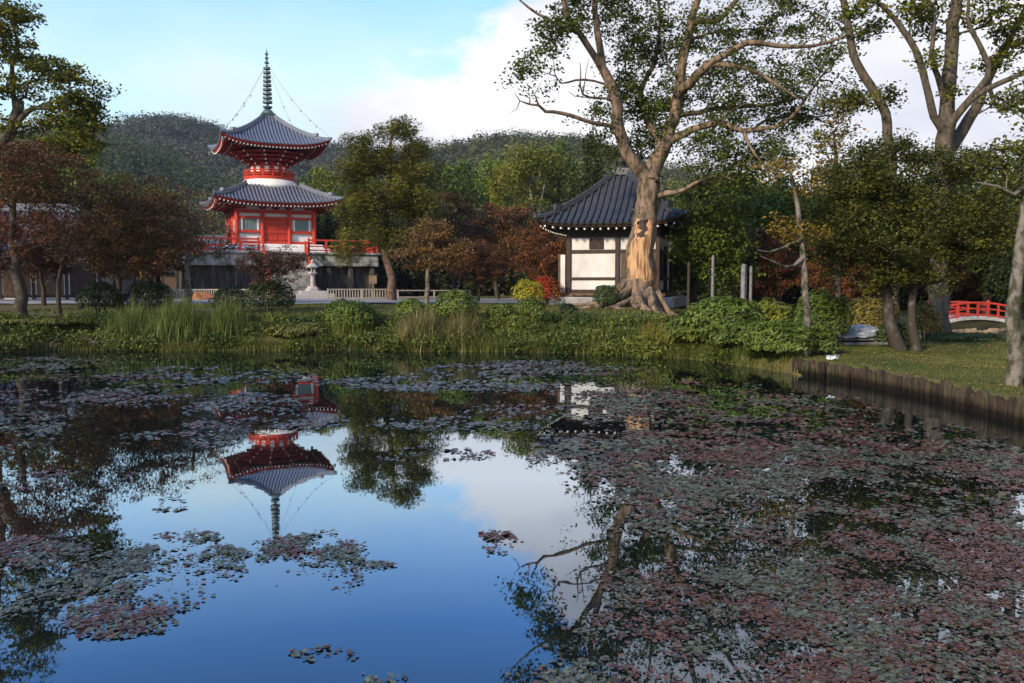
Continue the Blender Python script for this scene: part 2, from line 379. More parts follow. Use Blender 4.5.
class Skel:
    def __init__(s, seed=1): s.P = []; s.par = []; s.plen = []; s.chains = []; s.rfix = {}; s.r = np.random.default_rng(seed); s.k = 1
    def node(s, p, par):
        s.P.append(np.array(p, float)); s.par.append(par)
        s.plen.append(0 if par < 0 else s.plen[par] + np.linalg.norm(s.P[-1] - s.P[par])); return len(s.P) - 1
    def limb(s, pts, rs, par=-1, step=.35, wob=.04):
        """a drawn limb; par node index or -1; resampled smooth"""
        pts = [np.array(p, float) for p in pts]; rs = [q * s.k for q in rs]
        if par >= 0: pts = [s.P[par]] + pts
        if len(rs) < len(pts): rs = [rs[0]] + list(rs)
        pts = np.array(pts); L_ = np.r_[0, np.cumsum(np.linalg.norm(np.diff(pts, axis=0), axis=1))]
        n = max(2, int(L_[-1] / step)); t = np.linspace(0, L_[-1], n + 1)
        # catmull rom
        out = []
        for tt in t:
            i = min(np.searchsorted(L_, tt, side='right') - 1, len(pts) - 2); u = (tt - L_[i]) / max(L_[i + 1] - L_[i], 1e-6)
            p0 = pts[max(i - 1, 0)]; p1 = pts[i]; p2 = pts[i + 1]; p3 = pts[min(i + 2, len(pts) - 1)]
            out.append(.5 * ((2 * p1) + (-p0 + p2) * u + (2 * p0 - 5 * p1 + 4 * p2 - p3) * u * u + (-p0 + 3 * p1 - 3 * p2 + p3) * u ** 3))
        rr = np.interp(t, L_, rs)
        ch = []; cur = par
        for i, p in enumerate(out):
            if i == 0 and par >= 0: ch.append(par); continue
            if 0 < i: p = p + s.r.normal(size=3) * wob * rr[i] * 4
            cur = s.node(p, cur); s.rfix[cur] = rr[i]; ch.append(cur)
        s.chains.append(ch); return ch
    def grow(s, T, step=.5, bend=.25, jit=.08, w=.3, minh=None):
        T = np.array(T); c0 = s.P[0]
        order = np.argsort(np.linalg.norm(T - c0, axis=1))
        for k in order:
            t = T[k]; P = np.array(s.P); d = np.linalg.norm(P - t, axis=1)
            cost = d + w * np.array(s.plen) + np.where(P[:, 2] > t[2] + .2, .8 * (P[:, 2] - t[2]), 0)
            if minh is not None: cost = cost + np.where(P[:, 2] < minh, 50, 0)
            i = int(np.argmin(cost)); a = s.P[i]; dd = d[i]
            n = max(1, int(round(dd / step)))
            pd = unit(a - s.P[s.par[i]]) if s.par[i] >= 0 else np.array([0, 0, 1.])
            mid = (a + t) / 2 + pd * dd * bend + np.array([0, 0, dd * .06])
            ch = [i]; cur = i
            for j in range(1, n + 1):
                u = j / n; p = (1 - u) ** 2 * a + 2 * u * (1 - u) * mid + u * u * t
                if j < n: p = p + s.r.normal(size=3) * jit * dd / n ** .5
                cur = s.node(p, cur); ch.append(cur)
            s.chains.append(ch)
    def mesh(s, name, rtip=.012, ex=2.2, origin=(0, 0, 0), kbig=10, rbig=.12, minr=0, rough=0):
        n = len(s.P); cnt = np.zeros(n); has = np.zeros(n, bool)
        for i in range(n):
            if s.par[i] >= 0: has[s.par[i]] = True
        for i in range(n - 1, -1, -1):
            if not has[i]: cnt[i] += 1
            if s.par[i] >= 0: cnt[s.par[i]] += cnt[i]
        R = rtip * np.maximum(cnt, 1) ** (1 / ex)
        for i in range(n):
            if i in s.rfix: R[i] = s.rfix[i]
            elif s.par[i] >= 0: R[i] = min(R[i], R[s.par[i]] * .93)
        R = np.maximum(R, minr)
        Vs, Fs = [], []; b = 0; o = np.array(origin)
        for ch in s.chains:
            if len(ch) < 2: continue
            pts = np.array([s.P[i] for i in ch]); rr = R[ch].copy()
            if ch[0] not in s.rfix or ch[1] not in s.rfix: rr[0] = min(rr[0], rr[1] * 1.25)
            k = kbig if rr.max() > rbig else (6 if rr.max() > .04 else 4)
            T_ = np.gradient(pts, axis=0); T_ = unit(T_)
            u = unit(np.cross(T_[0], [.3, .9, .1])); V = []
            for i in range(len(pts)):
                u = unit(u - T_[i] * np.dot(u, T_[i])); w_ = np.cross(T_[i], u)
                a = np.arange(k) * 2 * PI / k
                rad_ = rr[i] * (1 + (rough * s.r.normal(size=k) if rough and rr[i] > .1 else 0))
                V.append(pts[i] + (np.cos(a) * rad_)[:, None] * u + (np.sin(a) * rad_)[:, None] * w_)
            V = np.concatenate(V) - o; m_ = len(pts)
            ii = (np.arange(m_ - 1)[:, None] * k + np.arange(k)[None]).ravel(); jj = (np.arange(m_ - 1)[:, None] * k + (np.arange(k)[None] + 1) % k).ravel()
            Fs.append(np.stack([ii, jj, jj + k, ii + k], 1) + b); Vs.append(V); b += len(V)
        return np_mesh(name, np.concatenate(Vs), np.concatenate(Fs), smooth=True)
def ell(n, c, r, r_, pw=2.4):
    d = unit(r_.normal(size=(n, 3))); q = r_.uniform(0, 1, n) ** (1 / pw)
    return np.array(c) + d * q[:, None] * np.array(r)
def crown_mesh(name, T, nleaf, rc, size, c1, c2, origin, flat=.55, up=.5, seed=3, elong=1.7, cm=.6, var=.28, rcz=None):
    """leaves in clumps around each twig end"""
    r_ = np.random.default_rng(seed); T = np.array(T); n = len(T); nleaf = nleaf * 1.35; size = size * .85
    k = np.maximum(3, (nleaf * r_.uniform(.5, 1.5, n)).astype(int)); idx_ = np.repeat(np.arange(n), k)
    cl = r_.uniform(0, 1, n)[idx_]; rcs = (rc * r_.uniform(.65, 1.35, n))[idx_]
    off = r_.normal(size=(len(idx_), 3)) * .5; ln = np.linalg.norm(off, axis=1, keepdims=True); off = off / np.maximum(1, ln / 1.1)
    off[:, 2] *= flat
    P = T[idx_] + off * rcs[:, None]
    V = leaf_arrays(P, size, up=up, elong=elong, r=r_) - np.array(origin)
    mixp = np.clip(cl * cm + r_.uniform(0, 1 - cm, len(P)), 0, 1)
    return np_mesh(name, V, quads(len(P)), rep4(colvar(len(P), c1, c2, var, mixp, r_)))
def finish_tree(name, label, cat, base, skel, T, bark, leaf, group=None, rtip=.012, ex=2.2, cols=((.03, .06, .015), (.07, .1, .02)), seed=5, minr=0, rough=0, crown_name='crown', kbig=10, trunk_name='trunk'):
    e = empty(name, tuple(base), 0, label, cat, group)
    link(trunk_name, skel.mesh(name + '_trunk', rtip, ex, base, minr=minr, rough=rough, kbig=kbig), MATS[bark], e)
    if leaf is not None:
        link(crown_name, crown_mesh(name + '_crown', T, origin=base, c1=cols[0], c2=cols[1], seed=seed, **leaf), MATS['leaf'], e)
    return e
def copy_tree(o, parent=None):
    c = o.copy(); COL.objects.link(c); c.parent = parent
    for ch in list(o.children): copy_tree(ch, c)
    return c

# ------------------------------------------------------------------ roofs
def hip_roof(parent, he, ht, ze, zt, lift, tilemat, rib=.3, over_n='roof', redmat=None, thick=.16, rafter=None, tip=None, pw=1.35, ridge_r=.13, inner=None, tw=.09):
    """square curved hip roof with round tile ribs, hip ridges with end tiles, soffit and two rows of rafters"""
    def hz(v): return ze + (zt - ze) * (v ** pw * .75 + v * .25)
    def pt(side, x, v):
        h = he + (ht - he) * v; u = x / max(h, 1e-6)
        z = hz(v) + lift * abs(u) ** 3.2 * (1 - v) ** 2
        hh = h + .10 * abs(u) ** 3 * (1 - v) ** 2
        return Matrix.Rotation(side * PI / 2, 3, 'Z') @ Vector((x, -hh, z))
    m = MB()
    for s_ in range(4):
        m.grid(lambda a, b, s_=s_: pt(s_, (2 * a - 1) * (he + (ht - he) * b), b), 18, 10)
        nrib = int(he / rib)
        for k in range(-nrib, nrib + 1):
            x = k * rib; vmax = 1 if abs(x) <= ht else (he - abs(x)) / (he - ht)
            if vmax < .04: continue
            nn = max(3, int(9 * vmax)); ps = [pt(s_, x, vmax * i / nn) + Vector((0, 0, .03)) for i in range(nn + 1)]
            d0 = (ps[0] - ps[1]).normalized(); ps[0] = ps[0] + d0 * .06
            m.tube(ps, rib * .27, 6)
    roof = m.build(over_n, tilemat, parent, smooth=False)
    for s_ in range(4):
        m = MB(); ps = []
        for i in range(13):
            v = i / 12 * .985; h = he + (ht - he) * v; ps.append(pt(s_, -h, v) + Vector((0, 0, .10)))
        m.tube(ps, [ridge_r * (1.15 if i < 5 else 1) for i in range(13)], 6)
        ps2 = [p + Vector((0, 0, ridge_r * 1.2)) for p in ps[3:]]
        m.tube(ps2, ridge_r * .75, 6)
        e0 = ps[0]; d = (ps[0] - ps[1]).normalized()
        m.tube([e0, e0 + d * .10 + Vector((0, 0, .05)), e0 + d * .15 + Vector((0, 0, .16))], [ridge_r, ridge_r * .8, .03], 6)
        e1 = ps2[0]; m.box(e1 + Vector((0, 0, .08)), (ridge_r * 2.4, ridge_r * 2.4, .24), s_ * PI / 2 + PI / 4)
        m.build('hip_ridge', tilemat, roof)
    # soffit (underside) + fascia
    if redmat:
        m = MB(); inn = inner if inner is not None else he * .55
        def und(s_, a, b):
            h = (he - .12) + (inn - (he - .12)) * b; x = (2 * a - 1) * h; u = abs(2 * a - 1)
            z = ze - thick + b * (zt - ze) * .18 + lift * u ** 3.2 * (1 - b) ** 2
            return Matrix.Rotation(s_ * PI / 2, 3, 'Z') @ Vector((x, -h - .1 * u ** 3 * (1 - b) ** 2, z))
        for s_ in range(4):
            m.grid(lambda a, b, s_=s_: und(s_, a, b), 18, 3)
            pa = [und(s_, i / 18, 0) for i in range(19)]
            pb = [pt(s_, (2 * i / 18 - 1) * (he - .02), 0.004) + Vector((0, 0, -.01)) for i in range(19)]
            V = pa + pb; m.add(V, [(i, i + 1, i + 20, i + 19) for i in range(18)])
        sof = m.build('eave', redmat, roof)
        if rafter:
            m = MB(); mt = MB(); m2 = MB()
            for s_ in range(4):
                R3 = Matrix.Rotation(s_ * PI / 2, 3, 'Z')
                nr = int((he - .2) / rafter)
                for k in range(-nr, nr + 1):
                    a = (k * rafter / (he - .12) + 1) / 2; dd = Vector((0, 0, -.07))
                    o_ = und(s_, a, .015) + dd
                    hb = .42; h0 = he - .12; hin = h0 + (inn - h0) * hb
                    x = k * rafter
                    if abs(x) < hin: q = und(s_, (x / hin + 1) / 2, hb) + dd
                    else:
                        b_ = (h0 - abs(x)) / (h0 - inn); b_ = max(.03, min(b_, 1)); q = und(s_, .5 + .5 * np.sign(x), b_) + dd
                    m.bar(o_, q, tw, tw)
                    dn = (o_ - q).normalized(); mt.bar(o_ + dn * .002, o_ + dn * .035, tw * 1.04, tw * 1.04)
                    # second, lower row
                    if abs(x) < hin * 1.0:
                        o2 = und(s_, (x / hin + 1) / 2, hb) + Vector((0, 0, -.19)); q2 = R3 @ Vector((x * .98, -inn * .98, o2.z + .12)); 
                        m.bar(o2, q2, .10, .10); dn = (o2 - q2).normalized(); mt.bar(o2 + dn * .002, o2 + dn * .03, tw, tw)
            m.build('rafters', redmat, roof); mt.build('rafter_tips', tip, roof)
    return roof, pt

def railing(m, pts, h=.85, step=1.6, w=.11, rails=(.18, .5, 1.0), closed=False):
    pts = [Vector(p) for p in pts]
    for i in range(len(pts) - 1):
        a, b = pts[i], pts[i + 1]; d = b - a; n = max(1, round(d.length / step))
        for k in range(n + (1 if i == len(pts) - 2 and not closed else 0)):
            p = a + d * k / n; m.box(p + Vector((0, 0, h / 2)), (w * 1.2, w * 1.2, h))
            if k in (0, n): m.lathe([(.02, h), (.1, h + .03), (.1, h + .1), (.02, h + .2)], 8, p)
        for q, rl in enumerate(rails):
            z = Vector((0, 0, h * rl)); e = d.normalized() * (.0)
            m.bar(a + z - e, b + z + e, w * (1.15 if q == len(rails) - 1 else .8), w * (1.0 if q == len(rails) - 1 else .8))

# ------------------------------------------------------------------ pagoda
PA = rad(25); PC = W(271, 283, 72); PC = Vector((PC.x, 72, 0))
FL = 4.45
plat = empty('stone_platform', (PC.x, PC.y, .88), PA, 'high weathered stone platform with red railing that carries the red pagoda', 'platform')
PH = FL - .88; HW = 7.5; HD = 6.5
m = MB(); m.box((0, 0, PH - .55), (2 * HW, 2 * HD, 1.1)); m.box((0, 0, PH - .08), (2 * HW + .3, 2 * HD + .3, .18))
m.build('cornice_wall', MATS['stone_moss'], plat, bevel=.04)
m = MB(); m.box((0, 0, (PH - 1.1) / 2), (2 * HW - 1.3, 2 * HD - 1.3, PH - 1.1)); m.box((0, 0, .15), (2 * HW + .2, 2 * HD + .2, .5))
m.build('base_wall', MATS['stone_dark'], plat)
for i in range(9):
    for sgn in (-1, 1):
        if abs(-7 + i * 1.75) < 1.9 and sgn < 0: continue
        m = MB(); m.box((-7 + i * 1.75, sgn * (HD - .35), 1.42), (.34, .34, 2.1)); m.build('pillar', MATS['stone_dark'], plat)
m = MB()
for i in range(11):
    m.box((0, -HD - .2 - (11 - i) * .30 + .15, (i + .5) * PH / 12), (3.0, .34, PH / 12 + .001 * i)); 
    m.box((0, -HD - .2 - (11 - i) * .15 + .15, (i + .5) * PH / 12 - .01), (2.98, (11 - i) * .3 + .3, PH / 12 - .02))
m.build('staircase', MATS['stone_moss'], plat)
for sgn in (-1, 1):
    m = MB(); x = sgn * 1.6
    m.bar((x, -HD - .1, PH + .75), (x, -HD - 3.5, .85), .11, .12); m.bar((x, -HD - .1, PH + .3), (x, -HD - 3.5, .4), .09, .1)
    for t in (0, .33, .66, 1): m.box((x, -HD - .1 - 3.4 * t, (PH + .8) * (1 - t) + .9 * t - .42), (.14, .14, .95))
    m.build('handrail', MATS['red'], plat)
m = MB()
railing(m, [(1.9, -HD + .1, PH), (HW - .1, -HD + .1, PH), (HW - .1, HD - .1, PH), (-HW + .1, HD - .1, PH), (-HW + .1, -HD + .1, PH), (-1.9, -HD + .1, PH)], .95, 1.5, .13)
m.build('railing', MATS['red'], plat)

pg = empty('pagoda', (PC.x, PC.y, FL), PA, 'red and white two storey pagoda with grey tiled roofs and tall ringed spire', 'pagoda')
B = 3.05
m = MB(); m.box((0, 0, .2), (2 * B + 2.2, 2 * B + 2.2, .4)); m.box((0, 0, .55), (2 * B + 1.3, 2 * B + 1.3, .34)); m.build('plinth', MATS['white'], pg, bevel=.08)
z0, z1 = .72, 3.45
m = MB(); m.box((0, 0, (z0 + z1) / 2), (2 * B - .3, 2 * B - .3, z1 - z0)); m.build('wall', MATS['white'], pg)
for s_ in range(4):
    R4 = Matrix.Rotation(s_ * PI / 2, 4, 'Z')
    m = MB()
    for x in (-B, -B / 3 - .05, B / 3 + .05):
        m.lathe([(.17, z0), (.17, z1)], 12, (x, -B, 0), R4)
    for z, h in ((z0 + .12, .24), (1.72, .2), (z1 - .62, .2), (z1 - .12, .26)):
        m.box((0, -B + .02, z), (2 * B - .1, .16, h), 0, R4)
    m.build('timber_frame', MATS['red'], pg)
    m = MB(); m.box((0, -B + .06, (z0 + z1) / 2 - .2), (2 * B / 3 - .2, .10, z1 - z0 - .75), 0, R4)
    for i in range(5): m.box((0, -B + .0, z0 + .35 + i * .40), (2 * B / 3 - .26, .06, .07), 0, R4)
    m.box((0, -B + .0, (z0 + z1) / 2 - .2), (.07, .062, z1 - z0 - .8), 0, R4)
    m.build('door', MATS['red'], pg, bevel=.015)
    for sx in (-1, 1):
        xc = sx * (B * 2 / 3 + .02)
        m = MB()
        for q in (-1, 1): m.box((xc + q * .62, -B + .03, 2.28), (.11, .13, .98), 0, R4)
        m.box((xc, -B + .135, 2.28), (1.25, .02, .96), 0, R4)
        f = m.build('window', MATS['white'], pg)
        m = MB(); m.box((xc, -B + .10, 2.28), (1.05, .05, .9), 0, R4)
        for i in range(9): m.box((xc - .46 + i * .115, -B + .06, 2.28), (.05, .06, .88), 0, R4)
        m.build('lattice', MATS['greenlat'], f)
        m = MB(); m.box((xc, -B + .09, 2.79), (1.15, .1, .1), 0, R4); m.box((xc, -B + .09, 1.80), (1.15, .1, .1), 0, R4); m.build('frame', MATS['red'], f)
    # bracket sets over the columns
    mw = MB()
    for x in (-B, -B / 3 - .05, 0, B / 3 + .05, B):
        m = MB()
        for lv in range(3):
            ww = .45 + lv * .32; zz = z1 + .12 + lv * .2
            m.box((x, -B - .05 - lv * .28, zz), (ww, .16, .13), 0, R4); m.box((x, -B + .3 - lv * .14, zz + .01), (.14, .9 + lv * .28, .13), 0, R4)
            for q in (-1, 1): m.box((x + q * ww / 2, -B - .05 - lv * .28, zz + .1), (.16, .16, .1), 0, R4)
        mw.box((x, -B - .16 - .28 * 2 - .12, z1 + .53), (.13, .04, .12), 0, R4)
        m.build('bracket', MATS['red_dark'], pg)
    mw.build('bracket_tip', MATS['white'], pg)
m = MB(); m.box((0, 0, z1 + .3), (2 * B - .1, 2 * B - .1, .62)); m.build('frieze', MATS['white'], pg)
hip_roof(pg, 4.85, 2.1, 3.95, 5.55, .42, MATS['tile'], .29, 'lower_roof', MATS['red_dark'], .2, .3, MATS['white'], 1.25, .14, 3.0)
m = MB(); m.lathe([(2.45, 5.35), (2.35, 5.7), (2.15, 5.98), (1.95, 6.12), (1.7, 6.2)], 40); m.build('white_dome', MATS['white'], pg, smooth=True)
m = MB(); m.lathe([(2.0, 6.12), (2.05, 6.3), (2.02, 6.36), (1.3, 6.4)], 32)
for i in range(16):
    a = i * PI / 8; m.box((2.0 * math.cos(a), 2.0 * math.sin(a), 6.58), (.10, .10, .5), a)
for zz, w_ in ((6.5, .04), (6.66, .04), (6.84, .06)):
    ps = [Vector((2.0 * math.cos(i * PI / 16), 2.0 * math.sin(i * PI / 16), zz)) for i in range(33)]; m.tube(ps, w_, 6, cap=False)
m.build('balcony', MATS['red'], pg)
m = MB(); m.lathe([(1.45, 6.3), (1.45, 8.3)], 32); m.build('drum', MATS['red'], pg, smooth=True)
m = MB()
for i in range(12):
    a = (i + .5) * PI / 6; m.box((1.455 * math.cos(a), 1.455 * math.sin(a), 6.98), (.02, .34, .42), a)
m.build('drum_panels', MATS['white'], pg)
m = MB(); mw = MB()
for lv in range(4):
    r_ = 1.5 + .48 * lv; zz = 7.35 + lv * .27
    m.lathe([(r_ - .42, zz + .02), (r_, zz), (r_, zz + .14), (r_ - .42, zz + .15)], 24)
    for i in range(12):
        a = (i + .5) * PI / 6
        m.box(((r_ - .1) * math.cos(a), (r_ - .1) * math.sin(a), zz + .02), (.75, .15, .15), a)
        for q in (-.2, .2): m.box((r_ * math.cos(a) - q * math.sin(a), r_ * math.sin(a) + q * math.cos(a), zz + .16), (.16, .15, .13), a)
        mw.box(((r_ + .29) * math.cos(a), (r_ + .29) * math.sin(a), zz + .02), (.04, .12, .12), a)
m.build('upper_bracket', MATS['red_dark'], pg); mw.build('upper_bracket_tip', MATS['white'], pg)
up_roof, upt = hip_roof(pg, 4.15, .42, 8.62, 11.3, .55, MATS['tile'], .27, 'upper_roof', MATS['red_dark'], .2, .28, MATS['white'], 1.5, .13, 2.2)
sp = MB(); sp.box((0, 0, 11.42), (.95, .95, .34)); sp.box((0, 0, 11.62), (1.1, 1.1, .08)); sp.lathe([(.5, 11.62), (.48, 11.8), (.3, 11.98), (.16, 12.02), (.34, 12.12), (.4, 12.25), (.1, 12.34), (.07, 12.5), (.06, 16.6), (.02, 16.95)], 14)
spire = sp.build('spire', MATS['bronze'], pg, smooth=False)
for i in range(9):
    z = 12.62 + i * .345; r_ = .40 - .014 * i
    mm_ = MB(); mm_.lathe([(.06, z - .05), (r_, z - .09), (r_, z + .08), (.06, z + .05)], 16); mm_.build('spire_ring', MATS['bronze'], spire)
m = MB(); m.lathe([(.03, 15.75), (.22, 15.8), (.1, 15.95), (.05, 16.1), (.17, 16.2), (.05, 16.35), (.05, 16.42), (.15, 16.52), (.08, 16.66), (.01, 16.8)], 12); m.build('spire_jewel', MATS['bronze'], spire)
for s_ in range(4):
    a = Vector((0, 0, 15.8)); b = upt(s_, -4.0, .02) + Vector((0, 0, .35)); m = MB(); ps = []
    for i in range(21):
        t = i / 20; ps.append(a.lerp(b, t) - Vector((0, 0, .55 * math.sin(PI * t))))
    m.tube(ps, .010, 4); 
    ch = m.build('chain', MATS['bronze'], pg)
    for i in (8, 11, 14, 16): m = MB(); m.lathe([(.015, 0), (.035, -.03), (.05, -.13)], 6, ps[i]); m.build('bell', MATS['bronze'], ch)
    c_ = upt(s_, -4.1, 0); m = MB(); m.lathe([(.02, 0), (.09, -.05), (.13, -.32)], 8, c_ + Vector((0, 0, -.25))); m.build('corner_bell', MATS['bronze'], pg)

# ------------------------------------------------------------------ small hall
HP = W(621, 283, 38.2); HR = rad(-18); hz0 = gz(HP.x, HP.y)
hall = empty('small_hall', (HP.x, HP.y, hz0), HR, 'small white walled temple hall with dark timbers and black tiled pyramid roof', 'hall')
w = 1.93
m = MB(); m.box((0, 0, .22), (2 * w + 1.5, 2 * w + 1.5, .46)); m.build('stone_base', MATS['stone'], hall, bevel=.05)
m = MB(); m.box((0, 0, .56), (2 * w + .7, 2 * w + .7, .1)); m.build('veranda', MATS['brownwood'], hall)
m = MB()
for x in (-1, 0, 1):
    for y in (-1, 0, 1): m.box((x * (w + .2), y * (w + .2), .47), (.16, .16, .1))
m.build('veranda_post', MATS['brownwood'], hall)
zb, zt = .62, 3.12
m = MB(); m.box((0, 0, (zb + zt) / 2), (2 * w - .1, 2 * w - .1, zt - zb)); m.build('wall', MATS['plaster'], hall)
for s_ in range(4):
    R4 = Matrix.Rotation(s_ * PI / 2, 4, 'Z'); m = MB()
    for x in (-w, .2): m.box((x, -w + .02, (zb + zt) / 2), (.17, .17, zt - zb), 0, R4)
    for z, h in ((zb + .07, .14), (zb + .62, .10), (zt - .72, .13), (zt - .06, .14)): m.box((0, -w + .03, z), (2 * w - .1, .13, h), 0, R4)
    m.build('timber_frame', MATS['dwood'], hall)
    if s_ == 0:
        m = MB(); m.box((-.72, -w + .03, zt - .39), (.62, .06, .46), 0, R4)
        for i in range(6): m.box((-.98 + i * .105, -w - .01, zt - .39), (.035, .04, .46), 0, R4)
        m.build('vent_window', MATS['dwood'], hall)
        m = MB(); m.box((1.13, -w + .02, 1.57), (1.55, .07, 1.45), 0, R4)
        for i in range(13):
            m.box((.42 + i * .12, -w - .025, 1.57), (.03, .03, 1.45), 0, R4)
            m.box((1.13, -w - .02, .93 + i * .107), (1.5, .03, .03), 0, R4)
        m.build('lattice_shutter', MATS['brownwood'], hall)
    elif s_ == 1:
        m = MB()
        m.box((.5, -w + .02, 1.7), (.85, .08, 1.95), 0, R4)
        m.build('door', MATS['dwood'], hall)
        m = MB()
        m.box((-.75, -w + .01, 1.75), (.9, .05, 1.2), 0, R4)
        m.build('window', MATS['dwood'], hall)
        m = MB()
        for i in range(9): m.box((-w + .3 + i * .44, -w - .05, zt - .32), (.1, .06, .3), 0, R4)
        m.build('white_struts', MATS['white'], hall)
m = MB(); m.box((-w - .33, -w + .25, 1.4), (.22, .05, 1.75)); m.build('shutter_box', MATS['plaster'], hall)
m = MB(); m.box((-w - .48, -w + .25, 1.3), (.08, .12, 2.0)); m.build('corner_post', MATS['brownwood'], hall)
hip_roof(hall, 3.0, .32, 3.52, 5.75, .2, MATS['tile_dark'], .27, 'roof', MATS['dwood'], .16, .34, MATS['white'], 1.45, .10, 2.0, tw=.065)
m = MB(); m.box((0, 0, 3.3), (2 * w + .3, 2 * w + .3, .36)); m.build('eave_beam', MATS['dwood'], hall)
m = MB(); m.box((0, 0, 5.95), (.75, .75, .3)); m.lathe([(.3, 6.1), (.34, 6.2), (.12, 6.25), (.24, 6.4), (.2, 6.55), (.03, 6.75)], 12); m.build('finial', MATS['tile_dark'], hall)

# ------------------------------------------------------------------ halls behind the left trees
def back_hall(label, px, Yd, w_, d_, hwall, hroof, rz):
    p = onG(px, Yd); e = empty('temple_building', p, rz, label, 'building')
    m = MB(); m.box((0, 0, hwall / 2), (w_, d_, hwall)); m.build('wall', MATS['plaster'], e)
    m = MB()
    n = int(w_ / 1.9)
    for i in range(n + 1):
        for s_ in (-1, 1): m.box((-w_ / 2 + i * w_ / n, s_ * d_ / 2, hwall / 2), (.2, .2, hwall))
    for z in (.25, hwall * .72, hwall - .1):
        m.box((0, 0, z), (w_ + .1, d_ + .1, .18))
    m.build('timber_frame', MATS['dwood'], e)
    for i in range(n):
        m = MB(); m.box((-w_ / 2 + (i + .5) * w_ / n, -d_ / 2 - .01, hwall * .38), (w_ / n * .8, .08, hwall * .62)); m.build('sliding_door', MATS['brownwood' if i % 3 else 'dwood'], e)
    m = MB(); ov = 1.5; hx = w_ / 2 + ov; hy = d_ / 2 + ov
    for s_ in (-1, 1):
        m.grid(lambda a, b, s_=s_: Vector(((2 * a - 1) * (hx - b * hy * .45), s_ * hy * (1 - b), hwall + hroof * (b ** 1.3) + .4 * abs(2 * a - 1) ** 4 * (1 - b))), 20, 8)
        for k in range(int(2 * hx / .34)):
            x = -hx + .17 + k * .34; vm = min(1, (hx - abs(x)) / (hy * .45))
            if vm > .05: m.tube([(x, s_ * hy * (1 - vm * i / 6), hwall + hroof * ((vm * i / 6) ** 1.3) + .03 + .4 * abs(x / hx) ** 4 * (1 - vm * i / 6)) for i in range(7)], .08, 5)
        m.add([(s_ * (hx), -hy, hwall + .4), (s_ * hx, hy, hwall + .4), (s_ * (hx - hy * .45), 0, hwall + hroof)], [(0, 1, 2)])
    r = m.build('roof', MATS['tile'], e)
    m = MB(); m.box((0, 0, hwall + hroof + .2), (w_ + 2 * ov - hy * .9 + .4, .4, .6)); m.build('ridge', MATS['tile'], r)
    m = MB(); m.box((0, 0, hwall - .02), (2 * hx - .2, 2 * hy - .2, .14)); m.build('eave', MATS['dwood'], r)
    return e
back_hall('long wooden building with pale grey tiled roof behind the maples at the far left edge', 10, 62, 15, 8, 3.4, 3.0, rad(8))
back_hall('low tiled building just left of the red pagoda platform behind bare branches', 192, 86, 9, 7, 2.9, 2.6, rad(14))

# ------------------------------------------------------------------ lantern, fences, sign
def lantern(p, h, label):
    e = empty('stone_lantern', p, .4, label, 'lantern'); s = h / 2.6; G = MATS['granite']
    m = MB(); m.lathe([(.62 * s, 0), (.62 * s, .18 * s), (.5 * s, .2 * s), (.42 * s, .36 * s)], 6); m.build('base', G, e)
    m = MB(); m.lathe([(.2 * s, .3 * s), (.17 * s, .5 * s), (.21 * s, .8 * s), (.17 * s, 1.1 * s), (.2 * s, 1.3 * s)], 12); m.build('shaft', G, e)
    m = MB(); m.lathe([(.2 * s, 1.28 * s), (.42 * s, 1.42 * s), (.42 * s, 1.52 * s)], 6); m.build('platform', G, e)
    m = MB(); 
    for i in range(6): a = i * PI / 3; m.box((.24 * s * math.cos(a), .24 * s * math.sin(a), 1.72 * s), (.1 * s, .1 * s, .42 * s), a)
    m.lathe([(.16 * s, 1.5 * s), (.16 * s, 1.92 * s)], 6); m.build('firebox', G, e)
    m = MB(); m.lathe([(.5 * s, 1.9 * s), (.54 * s, 2.0 * s), (.3 * s, 2.15 * s), (.12 * s, 2.28 * s)], 6); c = m.build('cap', G, e)
    m = MB(); m.lathe([(.1 * s, 2.26 * s), (.14 * s, 2.38 * s), (.13 * s, 2.46 * s), (.02, 2.6 * s)], 10); m.build('finial', G, e)
p = onG(313, 61.5); m = MB()
pl = empty('stone_pedestal', (p.x, p.y, p.z), .35, 'broad pale stone block under the stone lantern at the foot of the platform', 'pedestal')
m.box((0, 0, .2), (3.0, 1.6, .44)); m.box((0, 0, .5), (1.9, 1.2, .22)); m.build('block', MATS['granite'], pl, bevel=.04)
lantern(p + Vector((0, 0, .60)), 2.3, 'grey stone lantern standing on a pale block beside the pagoda steps')
def low_fence(px0, px1, Yd0, Yd1, label, h=.72):
    a = onG(px0, Yd0); b = onG(px1, Yd1); e = empty('low_fence', a, 0, label, 'fence'); d = b - a; L_ = d.length; m = MB()
    n = int(L_ / .19)
    for i in range(n + 1 if h > .65 else 0): q = d * i / n; m = MB(); m.box(q + Vector((0, 0, h * .5)), (.07, .05, h * .85)); m.build('picket', MATS['bamboo'], e)
    m = MB()
    for z in (.1, h * .98): m.bar(Vector((0, 0, z)), d + Vector((0, 0, z)), .09, .08)
    m.build('rail', MATS['bamboo'], e)
    n = max(2, int(L_ / 1.9))
    for i in range(n + 1): m = MB(); q = d * i / n; m.box(q + Vector((0, 0, h * .53)), (.12, .12, h * 1.06)); m.build('post', MATS['bamboo'], e)
low_fence(328, 396, 60.5, 61.5, 'low pale picket fence before the stone platform, right of the lantern')
low_fence(168, 252, 61, 59, 'low pale picket fence left of the pagoda steps behind the clipped shrubs')
low_fence(398, 470, 63, 64, 'thin low rail fence on the gravel between the pine and the brown maple', .6)
p = onG(373, 60); e = empty('signboard', p, .2, 'small wooden notice board on a post before the stone platform', 'sign')
m = MB(); m.box((0, 0, .8), (.1, .1, 1.6)); m.build('post', MATS['sign_wood'], e); m = MB(); m.box((0, -.06, 1.4), (.55, .05, .6)); m.build('board', MATS['sign_wood'], e)
